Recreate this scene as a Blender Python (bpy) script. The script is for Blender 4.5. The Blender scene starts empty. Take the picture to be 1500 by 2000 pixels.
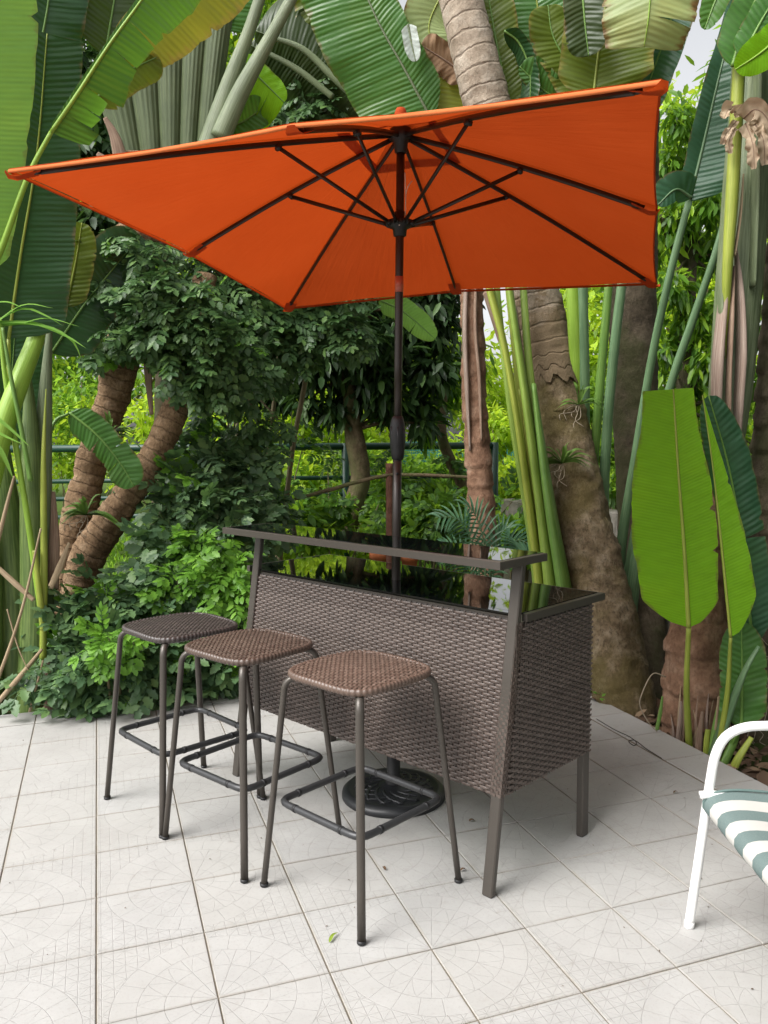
import bpy, math, random
import numpy as np
from mathutils import Vector, Matrix, noise as mnoise

# ------------------------------------------------------------------ camera, sky, sun, exposure
SC = bpy.context.scene
COL = SC.collection
RNG = np.random.default_rng(7)
random.seed(7)
PI = math.pi
CAM_H = 1.593
FPX = 1592.68
PITCH = 0.0907891
ROLL = 0.0058616

def _cam_rows():
    R0 = np.array([[1, 0, 0], [0, 0, 1], [0, -1, 0]], float)
    cp, sp = math.cos(PITCH), math.sin(PITCH)
    X = np.array([[1, 0, 0], [0, cp, -sp], [0, sp, cp]])
    cr, sr = math.cos(ROLL), math.sin(ROLL)
    Z = np.array([[cr, -sr, 0], [sr, cr, 0], [0, 0, 1]])
    return Z @ X @ R0
CR = _cam_rows()
cam_data = bpy.data.cameras.new('camera')
cam = bpy.data.objects.new('camera', cam_data)
COL.objects.link(cam)
M4 = np.eye(4); M4[:3, :3] = CR.T; M4[2, 3] = CAM_H
cam.matrix_world = Matrix(M4.tolist())
cam_data.sensor_fit = 'HORIZONTAL'
cam_data.sensor_width = 36.0
cam_data.lens = FPX / 1500 * 36.0
cam_data.clip_start = 0.05
cam_data.clip_end = 1000
SC.camera = cam

SUN_EL, SUN_AZ = math.radians(50), math.radians(-122)   # azimuth measured from +Y clockwise
world = bpy.data.worlds.new("World")
SC.world = world
world.use_nodes = True
wn = world.node_tree
wn.nodes.clear()
sky = wn.nodes.new('ShaderNodeTexSky')
sky.sky_type = 'NISHITA'
sky.sun_disc = False
sky.sun_elevation = SUN_EL
sky.sun_rotation = SUN_AZ
sky.air_density = 1.0
sky.dust_density = 4.0
hs = wn.nodes.new('ShaderNodeHueSaturation')
hs.inputs['Saturation'].default_value = 0.12
hs.inputs['Value'].default_value = 1.0
bgn = wn.nodes.new('ShaderNodeBackground')
bgn.inputs['Strength'].default_value = 0.15
wo = wn.nodes.new('ShaderNodeOutputWorld')
wn.links.new(sky.outputs[0], hs.inputs['Color'])
wn.links.new(hs.outputs[0], bgn.inputs['Color'])
wn.links.new(bgn.outputs[0], wo.inputs[0])

sun_data = bpy.data.lights.new('sun', 'SUN')
sun_data.energy = 2.5
sun_data.angle = math.radians(38)
sun_data.color = (1.0, 0.975, 0.945)
sun = bpy.data.objects.new('sun', sun_data)
COL.objects.link(sun)
_sd = Vector((math.sin(SUN_AZ) * math.cos(SUN_EL), math.cos(SUN_AZ) * math.cos(SUN_EL), math.sin(SUN_EL)))
sun.rotation_euler = _sd.to_track_quat('Z', 'Y').to_euler()
sun.location = (0, 0, 30)

SC.view_settings.view_transform = 'Standard'
SC.view_settings.look = 'None'
SC.view_settings.gamma = 1.0
SC.view_settings.use_curve_mapping = False
SC.view_settings.exposure = 0.82
SC.cycles.use_denoising = True
SC.cycles.max_bounces = 10
SC.cycles.transmission_bounces = 8
SC.cycles.transparent_max_bounces = 8

# ------------------------------------------------------------------ helpers
CAMP = np.array([0, 0, CAM_H])
def at(px, py, Y):
    """world point seen at photo pixel (px, py), Y metres in front of the camera"""
    d = CR.T @ np.array([(px - 750) / FPX, -(py - 1000) / FPX, -1.0])
    return CAMP + d * (Y / d[1])
def on_z(px, py, z=0.0):
    d = CR.T @ np.array([(px - 750) / FPX, -(py - 1000) / FPX, -1.0])
    return CAMP + d * ((z - CAM_H) / d[2])
def nrm(v):
    v = np.asarray(v, float)
    return v / max(1e-9, np.linalg.norm(v))
def spline(pts, n):
    """Catmull-Rom through pts, n samples"""
    P = np.asarray(pts, float)
    if len(P) == 2:
        t = np.linspace(0, 1, n)[:, None]
        return P[0] * (1 - t) + P[1] * t
    Q = np.vstack([2 * P[0] - P[1], P, 2 * P[-1] - P[-2]])
    L = np.r_[0, np.cumsum(np.linalg.norm(np.diff(P, axis=0), axis=1))]
    s = np.linspace(0, L[-1], n)
    out = []
    for x in s:
        k = min(len(P) - 2, max(0, np.searchsorted(L, x, side='right') - 1))
        u = (x - L[k]) / max(1e-9, L[k + 1] - L[k])
        p0, p1, p2, p3 = Q[k], Q[k + 1], Q[k + 2], Q[k + 3]
        out.append(.5 * (2 * p1 + (p2 - p0) * u + (2 * p0 - 5 * p1 + 4 * p2 - p3) * u * u + (3 * p1 - p0 - 3 * p2 + p3) * u ** 3))
    return np.array(out)
def interp(keys, n):
    k = np.asarray(keys, float)
    return np.interp(np.linspace(0, 1, n), np.linspace(0, 1, len(k)), k)

class MB:
    """collects vertices and faces, builds one mesh"""
    def __init__(s):
        s.v = []; s.f = []; s.uv = []; s.n = 0; s.hasuv = False
    def add(s, verts, faces, uv=None):
        verts = np.asarray(verts, float)
        s.v.append(verts)
        s.f += [tuple(i + s.n for i in f) for f in faces]
        if uv is not None:
            s.hasuv = True
            s.uv.append(np.asarray(uv, float))
        else:
            s.uv.append(np.zeros((len(verts), 2)))
        s.n += len(verts)
        return s
    def box(s, lo, hi, frame=None, ch=0.0):
        x0, y0, z0 = lo; x1, y1, z1 = hi
        if ch <= 0:
            V = np.array([[x0, y0, z0], [x1, y0, z0], [x1, y1, z0], [x0, y1, z0], [x0, y0, z1], [x1, y0, z1], [x1, y1, z1], [x0, y1, z1]])
            F = [(0, 3, 2, 1), (4, 5, 6, 7), (0, 1, 5, 4), (1, 2, 6, 5), (2, 3, 7, 6), (3, 0, 4, 7)]
        else:
            c = ch
            V = np.array([[x0, y0, z0], [x1, y0, z0], [x1, y1, z0], [x0, y1, z0],
                          [x0, y0, z1 - c], [x1, y0, z1 - c], [x1, y1, z1 - c], [x0, y1, z1 - c],
                          [x0 + c, y0 + c, z1], [x1 - c, y0 + c, z1], [x1 - c, y1 - c, z1], [x0 + c, y1 - c, z1]])
            F = [(0, 3, 2, 1), (8, 9, 10, 11)]
            for a, b in ((0, 4), (4, 8)):
                for i in range(4):
                    j = (i + 1) % 4
                    F.append((a + i, a + j, b + j, b + i))
        if frame is not None:
            V = V @ np.asarray(frame[1]).T + np.asarray(frame[0])
        return s.add(V, F)
    def grid(s, V, closed=False, uv=None):
        """V: (m, n, 3) array of points"""
        m, n = V.shape[:2]
        F = []
        for i in range(m - 1):
            for j in range(n if closed else n - 1):
                k = (j + 1) % n
                F.append((i * n + j, i * n + k, (i + 1) * n + k, (i + 1) * n + j))
        return s.add(V.reshape(-1, 3), F, None if uv is None else uv.reshape(-1, 2))
    def tube(s, pts, r, nr=10, caps=True, flat=1.0, up=None, uvs=True, square=False):
        pts = np.asarray(pts, float)
        n = len(pts)
        r = np.broadcast_to(np.asarray(r, float), (n,))
        T = np.gradient(pts, axis=0)
        T /= np.linalg.norm(T, axis=1)[:, None] + 1e-12
        u = np.array([0, 0, 1.0]) if up is None else np.asarray(up, float)
        if abs(T[0] @ u) > .95 and up is None: u = np.array([1.0, 0, 0])
        A = nrm(u - T[0] * (T[0] @ u))
        rings = []
        if square:
            ang = np.array([.12, .25 - .12 / 1, .25, .5 - .12, .5, .75 - .12, .75, 1 - .12]) * 0
            q = .62
            cs = np.array([[1, q], [q, 1], [-q, 1], [-1, q], [-1, -q], [-q, -1], [q, -1], [1, -q]])
        else:
            a = np.arange(nr) * 2 * PI / nr
            cs = np.stack([np.cos(a), np.sin(a)], 1)
        for i in range(n):
            A = nrm(A - T[i] * (T[i] @ A))
            B = np.cross(T[i], A)
            rings.append(pts[i] + r[i] * (cs[:, :1] * A + cs[:, 1:] * B * flat))
        V = np.array(rings)
        nr = V.shape[1]
        L = np.r_[0, np.cumsum(np.linalg.norm(np.diff(pts, axis=0), axis=1))]
        uv = np.stack(np.broadcast_arrays(L[:, None], (np.arange(nr) / nr)[None]), -1)
        b = s.n
        s.grid(V, closed=True, uv=uv)
        if caps:
            s.f.append(tuple(b + j for j in range(nr))[::-1])
            s.f.append(tuple(b + (n - 1) * nr + j for j in range(nr)))
        return s
    def lathe(s, prof, c=(0, 0, 0), nr=32):
        a = np.arange(nr) * 2 * PI / nr
        V = np.array([[[c[0] + r * math.cos(t), c[1] + r * math.sin(t), c[2] + z] for t in a] for r, z in prof])
        return s.grid(V, closed=True)
    def mesh(s, name, smooth=True):
        me = bpy.data.meshes.new(name)
        V = np.concatenate(s.v) if s.v else np.zeros((0, 3))
        fast_mesh(me, V, s.f)
        if s.hasuv:
            uvl = me.uv_layers.new(name='UVMap')
            li = np.empty(len(me.loops), np.int32)
            me.loops.foreach_get('vertex_index', li)
            uvl.data.foreach_set('uv', np.concatenate(s.uv)[li].astype(np.float32).ravel())
        me.polygons.foreach_set('use_smooth', np.full(len(me.polygons), bool(smooth)))
        me.update()
        return me

def fast_mesh(me, V, F):
    V = np.asarray(V, np.float32)
    me.vertices.add(len(V))
    me.vertices.foreach_set('co', V.ravel())
    if isinstance(F, np.ndarray):
        tot = np.full(len(F), F.shape[1], np.int32); idx = F.astype(np.int32).ravel()
    else:
        tot = np.array([len(f) for f in F], np.int32)
        idx = np.fromiter((i for f in F for i in f), np.int32)
    me.loops.add(len(idx))
    me.loops.foreach_set('vertex_index', idx)
    me.polygons.add(len(tot))
    me.polygons.foreach_set('loop_start', np.r_[0, np.cumsum(tot)[:-1]].astype(np.int32))
    me.update(calc_edges=True)
    me.validate()

ORIGIN = {}
def tag(o, label=None, cat=None, group=None, kind=None):
    if label: o['label'] = label
    if cat: o['category'] = cat
    if group: o['group'] = group
    if kind: o['kind'] = kind
    return o
def thing(name, loc=(0, 0, 0), label=None, cat=None, group=None, kind=None, rotz=0.0):
    o = bpy.data.objects.new(name, None)
    o.empty_display_size = .1
    COL.objects.link(o)
    o.location = tuple(float(x) for x in loc); o.rotation_euler = (0, 0, rotz)
    ORIGIN[o.name] = np.array([float(x) for x in loc])
    return tag(o, label, cat, group, kind)
def obj(name, mb, mat, parent=None, world=True, kind=None, smooth=True, label=None, bevel=0.0):
    """one mesh object; world=True means the vertices are world coordinates"""
    me = mb if isinstance(mb, bpy.types.Mesh) else mb.mesh(name, smooth)
    if mat is not None and len(me.materials) == 0: me.materials.append(mat)
    o = bpy.data.objects.new(name, me)
    COL.objects.link(o)
    if parent is not None:
        o.parent = parent
        og = ORIGIN.get(parent.name, np.zeros(3))
        ORIGIN[o.name] = og
        if world and og.any():
            co = np.empty(len(me.vertices) * 3, np.float32)
            me.vertices.foreach_get('co', co)
            me.vertices.foreach_set('co', (co.reshape(-1, 3) - og).astype(np.float32).ravel())
            me.update()
    else:
        ORIGIN[o.name] = np.zeros(3)
    if kind: o['kind'] = kind
    if label: o['label'] = label
    if bevel > 0:
        bm = o.modifiers.new('bevel', 'BEVEL'); bm.width = bevel; bm.segments = 2; bm.limit_method = 'ANGLE'
    return o
def kids(o):
    return [c for c in bpy.data.objects if c.parent == o]
def copy_tree(o, parent=None):
    c = o.copy(); COL.objects.link(c)
    if parent is not None: c.parent = parent
    ORIGIN[c.name] = ORIGIN.get(o.name, np.zeros(3))
    for ch in kids(o): copy_tree(ch, c)
    return c

# ------------------------------------------------------------------ node maths
class X:
    """a shader socket with arithmetic"""
    def __init__(s, nt, v): s.nt = nt; s.v = v
    def op(s, o, *a, clamp=False):
        n = s.nt.nodes.new('ShaderNodeMath'); n.operation = o; n.use_clamp = clamp
        for i, x in enumerate((s,) + a):
            if isinstance(x, X): x = x.v
            if isinstance(x, (int, float)): n.inputs[i].default_value = x
            else: s.nt.links.new(x, n.inputs[i])
        return X(s.nt, n.outputs[0])
    def __add__(s, o): return s.op('ADD', o)
    def __sub__(s, o): return s.op('SUBTRACT', o)
    def __mul__(s, o): return s.op('MULTIPLY', o)
    def __truediv__(s, o): return s.op('DIVIDE', o)
    __radd__ = __add__; __rmul__ = __mul__
    def fr(s): return s.op('FRACT')
    def ab(s): return s.op('ABSOLUTE')
    def mx(s, o): return s.op('MAXIMUM', o)
    def mn(s, o): return s.op('MINIMUM', o)
    def gt(s, o): return s.op('GREATER_THAN', o)
    def lt(s, o): return s.op('LESS_THAN', o)
    def ramp(s, a, b):
        n = s.nt.nodes.new('ShaderNodeMapRange'); n.interpolation_type = 'SMOOTHSTEP'
        s.nt.links.new(s.v, n.inputs[0]); n.inputs[1].default_value = a; n.inputs[2].default_value = b
        return X(s.nt, n.outputs[0])
class NT:
    def __init__(s, name):
        s.m = bpy.data.materials.new(name); s.m.use_nodes = True
        s.nt = s.m.node_tree; s.nt.nodes.clear()
        s.out = s.new('ShaderNodeOutputMaterial')
    def new(s, t, **k):
        n = s.nt.nodes.new(t)
        for a, b in k.items(): setattr(n, a, b)
        return n
    def link(s, a, b):
        if isinstance(a, X): a = a.v
        s.nt.links.new(a, b)
    def x(s, sock): return X(s.nt, sock)
    def coord(s, which='Object'):
        return s.new('ShaderNodeTexCoord').outputs[which]
    def sep(s, sock):
        n = s.new('ShaderNodeSeparateXYZ'); s.link(sock, n.inputs[0])
        return [s.x(n.outputs[i]) for i in range(3)]
    def map(s, sock, scale=(1, 1, 1), loc=(0, 0, 0)):
        n = s.new('ShaderNodeMapping'); s.link(sock, n.inputs[0])
        n.inputs['Scale'].default_value = scale; n.inputs['Location'].default_value = loc
        return n.outputs[0]
    def noise(s, sock, scale, detail=3, rough=.55, dist=0.0):
        n = s.new('ShaderNodeTexNoise'); s.link(sock, n.inputs['Vector'])
        n.inputs['Scale'].default_value = scale; n.inputs['Detail'].default_value = detail
        n.inputs['Roughness'].default_value = rough; n.inputs['Distortion'].default_value = dist
        return s.x(n.outputs[0])
    def mix(s, f, a, b, blend='MIX'):
        n = s.new('ShaderNodeMix', data_type='RGBA', blend_type=blend)
        for sock, v in ((n.inputs[0], f), (n.inputs[6], a), (n.inputs[7], b)):
            if isinstance(v, X): v = v.v
            if isinstance(v, (int, float)): sock.default_value = v
            elif isinstance(v, tuple): sock.default_value = (*v, 1) if len(v) == 3 else v
            else: s.nt.links.new(v, sock)
        return n.outputs[2]
    def cramp(s, f, stops):
        n = s.new('ShaderNodeValToRGB'); s.link(f, n.inputs[0])
        e = n.color_ramp.elements
        while len(e) < len(stops): e.new(.5)
        for k, (p, c) in zip(e, stops): k.position = p; k.color = (*c, 1)
        return n.outputs[0]
    def bump(s, h, strength=.3, dist=.01):
        n = s.new('ShaderNodeBump'); s.link(h, n.inputs['Height'])
        n.inputs['Strength'].default_value = strength; n.inputs['Distance'].default_value = dist
        return n.outputs[0]
    def bsdf(s, color, rough=.5, metal=0.0, spec=.5, normal=None, coat=0.0):
        n = s.new('ShaderNodeBsdfPrincipled')
        for k, v in (('Base Color', color), ('Roughness', rough), ('Metallic', metal), ('Specular IOR Level', spec), ('Coat Weight', coat)):
            if isinstance(v, X): v = v.v
            if isinstance(v, (int, float)): n.inputs[k].default_value = v
            elif isinstance(v, tuple): n.inputs[k].default_value = (*v, 1) if len(v) == 3 else v
            else: s.nt.links.new(v, n.inputs[k])
        if normal is not None: s.link(normal, n.inputs['Normal'])
        return n.outputs[0]
    def translucent(s, shader, color, fac, normal=None):
        t = s.new('ShaderNodeBsdfTranslucent')
        if isinstance(color, tuple): t.inputs[0].default_value = (*color, 1)
        else: s.link(color, t.inputs[0])
        if normal is not None: s.link(normal, t.inputs['Normal'])
        m = s.new('ShaderNodeMixShader'); m.inputs[0].default_value = fac
        s.link(shader, m.inputs[1]); s.link(t.outputs[0], m.inputs[2])
        return m.outputs[0]
    def done(s, shader):
        s.link(shader, s.out.inputs[0]); return s.m
    def rand(s):  # random per separate piece of a mesh
        return s.x(s.new('ShaderNodeNewGeometry').outputs['Random Per Island'])
    def orand(s):
        return s.x(s.new('ShaderNodeObjectInfo').outputs['Random'])
def scale_col(c, k): return tuple(min(1, x * k) for x in c)

# ------------------------------------------------------------------ materials
def m_plain(name, col, rough=.5, metal=0.0, spec=.5, var=.12, scale=30, bump=.0, vec='Object'):
    t = NT(name)
    n = t.noise(t.coord(vec), scale, 4)
    c = t.mix(n, scale_col(col, 1 - var * 1.5), scale_col(col, 1 + var * 1.5))
    nb = t.bump(n, bump, .004) if bump else None
    return t.done(t.bsdf(c, rough, metal, spec, nb))

def m_leafmass(name, c1, c2, c3=None, rough=.45, trans=.35, tcol=None, spec=.3):
    """small leaves: each leaf (mesh island) takes its own tone"""
    t = NT(name)
    r = t.rand()
    stops = [(0, c1), (.7, c2)] + ([(1, c3)] if c3 else [])
    c = t.cramp(r, stops)
    # larger drifts of young and old growth through the plant
    n = t.noise(t.coord('Object'), 1.3, 2)
    hsv = t.new('ShaderNodeHueSaturation'); t.link(c, hsv.inputs['Color'])
    t.link(n * .5 + .75, hsv.inputs['Value'])
    col = hsv.outputs[0]
    tc = t.mix(.55, col, tcol or scale_col(c2, 2.2))
    sh = t.bsdf(col, rough, 0, spec)
    return t.done(t.translucent(sh, tc, trans))

def m_banana(name, col, tcol, trans=.3, rough=.46, edge=None, freq=210, spots=None, spec=.32, veins=1.0):
    """big leaf blade: UV.x runs along the leaf in metres, UV.y across from -1 to 1"""
    t = NT(name)
    uv = t.coord('UV')
    u, v, _ = t.sep(uv)
    av = v.ab()
    phase = (u - av * .03) * freq
    nz = t.noise(t.coord('Object'), 6, 3)
    wave = (phase + nz * 2.5).op('SINE')
    fine = (phase * .31 + nz * 3).op('SINE')
    amp = t.noise(t.coord('Object'), 4.5, 3).ramp(.3, .7) * .8 + .25
    wave = wave * amp
    n = t.noise(t.map(uv, (10, .8, 1)), 3, 3)
    base = t.mix(n, scale_col(col, .68), scale_col(col, 1.28))
    big = t.noise(t.coord('Object'), 2.2, 3)
    base = t.mix(big.ramp(.5, .8) * .45, base, (col[0] * 1.5 + .02, col[1] * 1.15, col[2] * .6))
    base = t.mix((wave * .5 + .5) * .38 * veins, base, scale_col(col, 1.55))
    base = t.mix(av.ramp(.95, 1.0) * .35, base, scale_col(tcol, .8))
    if edge:
        e = (av + n * .7 - .35).ramp(.78, 1.05)
        base = t.mix(e, base, edge)
    if spots:
        sp = t.noise(t.coord('Object'), 9, 4).ramp(.6, .72)
        base = t.mix(sp * .8, base, spots)
    sc_ = t.noise(t.coord('Object'), 13, 4, .65)
    brown = ((av + sc_ * .55).ramp(1.20, 1.30)).mx(sc_.ramp(.71, .77) * .6)
    base = t.mix(brown * .75, base, (.13, .085, .035))
    h = wave * .5 + fine * .5 + n * .4
    nb = t.bump(h, .6 * veins, .005)
    tb = t.mix((wave * .5 + .5) * .5, scale_col(tcol, .75), scale_col(tcol, 1.1))
    if edge: tb = t.mix(e, tb, scale_col(edge, 1.2))
    sh = t.bsdf(base, rough, 0, spec, nb)
    return t.done(t.translucent(sh, tb, trans, nb))

def m_stem(name, c1, c2, streak=1.0, rough=.45, trans=0.0, bump=.3):
    """petioles and sheaths: streaks run along the stem (UV.x along, UV.y round)"""
    t = NT(name)
    uv = t.coord('UV')
    n = t.noise(t.map(uv, (1.2, 14 * streak, 1)), 3, 5)
    n2 = t.noise(t.coord('Object'), 5, 3)
    c = t.mix(n.ramp(.3, .7), c1, c2)
    c = t.mix(n2.ramp(.4, .75) * .35, c, scale_col(c1, .6))
    sh = t.bsdf(c, rough, 0, .4, t.bump(n, bump, .006))
    if trans: sh = t.translucent(sh, scale_col(c2, 1.2), trans)
    return t.done(sh)

def m_bark(name, c1, c2, c3, ring=0.0, moss=None, scale=9, bump=.9, spk=.55, foot=None):
    t = NT(name)
    oc = t.coord('Object')
    uv = t.coord('UV')
    n = t.noise(oc, scale, 6, .65)
    f = t.noise(t.map(oc, (1, 1, .6)), scale * 5, 5, .75)
    c = t.cramp(n, [(.25, c1), (.5, c2), (.75, c3)])
    c = t.mix(f.ramp(.42, .72) * spk, c, scale_col(c1, .55))
    h = n * .6 + f * .5
    if ring:
        u, v, _ = t.sep(uv)
        w = ((u + n * .05) * ring).fr()
        line = w.ramp(.0, .12) * (w * -1 + 1).ramp(.0, .1)
        c = t.mix((line * -1 + 1) * n.ramp(.3, .6) * .5, c, scale_col(c1, .6))
        h = h + line * .35
    if foot:
        ft = (t.sep(uv)[0] * -1 + .75 + (n - .5) * 1.6).ramp(.0, .35)
        c = t.mix(ft, c, foot)
    if moss:
        mo = t.noise(oc, 2.3, 4, .6).ramp(.42, .62)
        c = t.mix(mo * .75, c, moss)
    return t.done(t.bsdf(c, .9, 0, .2, t.bump(h, bump, .02)))
# ------------------------------------------------------------------ ground and patio
S = 0.33
GYAW = math.atan2(0.10897, 0.31149)
G0 = np.array([-0.90216, 2.40063])
gx = np.array([math.cos(GYAW), math.sin(GYAW)]); gy = np.array([-math.sin(GYAW), math.cos(GYAW)])
def grid_pt(i, j, z=0.0):
    p = G0 + (gx * i + gy * j) * S
    return np.array([p[0], p[1], z])

t = NT('garden_soil')
oc = t.coord('Object')
n1 = t.noise(oc, 1.1, 5); n2 = t.noise(oc, 17, 5, .7)
c = t.cramp(n2, [(.3, (.022, .016, .010)), (.55, (.06, .045, .028)), (.8, (.10, .075, .045))])
far = t.sep(oc)[1].ramp(7, 9)
c = t.mix(n1.ramp(.42, .6), c, (.045, .07, .018))
c = t.mix(far * .75, c, (.075, .13, .022))
M_SOIL = t.done(t.bsdf(c, .95, 0, .1, t.bump(n2, .8, .03)))
g = MB()
N = 60
ax_ = np.sign(np.linspace(-1, 1, N)) * np.abs(np.linspace(-1, 1, N)) ** 3 * 300
XX, YY = np.meshgrid(ax_, ax_ + 6, indexing='ij')
ZZ = -0.10 + .03 * np.sin(XX * 1.3 + YY) * np.cos(YY * 1.7 - XX * .4)
ZZ = np.where(np.hypot(XX, YY - 5) < 3.2, np.minimum(ZZ, -.09), ZZ)
g.grid(np.stack([XX, YY, ZZ], -1))
obj('ground', g, M_SOIL, kind='structure')

t = NT('grout')
n = t.noise(t.coord('Object'), 12, 4)
M_GROUT = t.done(t.bsdf(t.mix(n, (.10, .085, .062), (.24, .21, .165)), .95, 0, .1, t.bump(n, .4, .004)))

# embossed tile: rings about one corner, a checked and crossed field beyond them
def tile_mat(name, pattern=True, dirt=0.0):
    t = NT(name)
    oc = t.coord('Object')
    ox, oy, oz = t.sep(oc)
    rnd = t.orand()
    x = ox / S + .5; y = oy / S + .5
    wob = t.noise(t.map(oc, (9, 9, 9)), 1, 2)
    shift = t.new('ShaderNodeVectorMath', operation='ADD'); t.link(oc, shift.inputs[0])
    comb = t.new('ShaderNodeCombineXYZ'); t.link(rnd * 40, comb.inputs[0]); t.link(rnd * 17, comb.inputs[1])
    t.link(comb.outputs[0], shift.inputs[1])
    wc = shift.outputs[0]
    nl = t.noise(wc, 7, 5, .6); nf = t.noise(wc, 90, 4, .7); nm = t.noise(wc, 22, 4, .6)
    base = t.mix(nl, (.315, .311, .300), (.425, .420, .408))
    base = t.mix(nf.ramp(.5, .78) * .5, base, (.25, .24, .225))
    spk = t.noise(wc, 260, 3, .6)
    base = t.mix(spk.ramp(.56, .72) * .3, base, (.22, .21, .195))
    base = t.mix(t.noise(oc if False else wc, 2.2, 3).ramp(.45, .75) * .25, base, (.27, .262, .245))
    base = t.mix(rnd * .3, base, (.36, .345, .315))
    st = nm.ramp(.58, .78)
    base = t.mix(st * (.28 + dirt), base, (.24, .215, .175))
    edge = (ox.ab() / (S / 2)).mx(oy.ab() / (S / 2)).ramp(.93, 1.0)
    base = t.mix(edge * (nl.ramp(.35, .65) * .5 + .15), base, (.24, .21, .17))
    h = nf * .12
    if pattern:
        r = (x * x + y * y).op('SQRT')
        th = y.op('ARCTAN2', x)
        W = .0046
        def near(d, w=W): return (d.ab() / w * -1 + 1).mx(0.0)
        def per(v, p): return (((v / p + .5).fr() - .5) * p).ab()
        rings = near(r - .23).mx(near(r - .45)).mx(near(r - .68)).mx(near(r - .9))
        def radial(p, lo, hi): return near(per(th, p) * r) * r.gt(lo) * r.lt(hi)
        rad = radial(PI / 12, .68, .9).mx(radial(PI / 8, .23, .45)).mx(radial(PI / 8, .04, .23)).mx(radial(PI / 8, .45, .68))
        zig = near(((per(th, PI / 8) / (PI / 16)) * .23 + .45 - r) * .6) * r.gt(.45) * r.lt(.68)
        fld = r.gt(.9)
        k = .106
        gl = near(per(x, k)).mx(near(per(y, k)))
        dg = near(per(x + y, k * 2) * .7).mx(near(per(x - y, k * 2) * .7))
        onx = x.gt(k * 5.5); ony = y.gt(k * 5.5)
        field = (gl.mx(dg * (onx + ony).mn(1.0) * .7)) * fld
        line = (rings.mx(rad).mx(zig * .8) * .62).mx(field * .66)
        wear = nm.ramp(.34, .58) * .85 + .15
        base = t.mix(line * wear * .56, base, (.16, .15, .135))
        h = h - line * 1.0
    return t.done(t.bsdf(base, .62, 0, .35, t.bump(h, .55, .003)))
M_TILE = tile_mat('embossed_tile')
M_BORDER = tile_mat('plain_border_tile', False, .35)

patio = MB()
c4 = [grid_pt(-11, -12), grid_pt(8.78, -12), grid_pt(8.78, 7.66), grid_pt(-11, 7.66)]
top = [(*c[:2], -.0045) for c in c4]; bot = [(*c[:2], -.2) for c in c4]
patio.add(top + bot, [(0, 1, 2, 3), (7, 6, 5, 4), (0, 4, 5, 1), (1, 5, 6, 2), (2, 6, 7, 3), (3, 7, 4, 0)])
PATIO = obj('patio', patio, M_GROUT, kind='structure', smooth=False)
tag(PATIO, 'pale embossed tile patio with narrow plain border tiles and brown grout')

def tile_mesh(name, w, d, mat):
    m = MB(); hw, hd = w / 2, d / 2
    m.box((-hw, -hd, -.016), (hw, hd, 0), ch=.0022)
    me = m.mesh(name, smooth=False); me.materials.append(mat); return me
gap = .0042
TM = tile_mesh('tile', S - gap, S - gap, M_TILE)
def place_tile(me, ci, cj, rot):
    o = bpy.data.objects.new('tile', me)
    COL.objects.link(o); o.parent = PATIO
    p = grid_pt(ci, cj)
    o.location = (p[0], p[1], random.uniform(-.0009, .0009))
    o.rotation_euler = (random.gauss(0, .0012), random.gauss(0, .0012), GYAW + rot)
for i in range(-8, 8):
    for j in range(-8, 7):
        left, low = i % 2 == 1, j % 2 == 1
        k = {(True, True): 0, (False, True): 1, (False, False): 2, (True, False): 3}[(left, low)]
        place_tile(TM, i + .5, j + .5, k * PI / 2)
BR_ = tile_mesh('border_tile', .752 * S - gap - .004, S - gap, M_BORDER)
BB_ = tile_mesh('border_tile', S - gap, .66 * S - gap - .004, M_BORDER)
BC_ = tile_mesh('border_tile', .78 * S - gap, .66 * S - gap, M_BORDER)
for j in range(-8, 7): place_tile(BR_, 8.03 + .375, j + .5, 0)
for i in range(-8, 8): place_tile(BB_, i + .5, 7.03 + .315, 0)
place_tile(BC_, 8.03 + .375, 7.03 + .315, 0)
# ------------------------------------------------------------------ vegetation builders
def px2m(px, Y): return px * Y / FPX
def W(pts): return np.array([at(*p) for p in pts])

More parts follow.
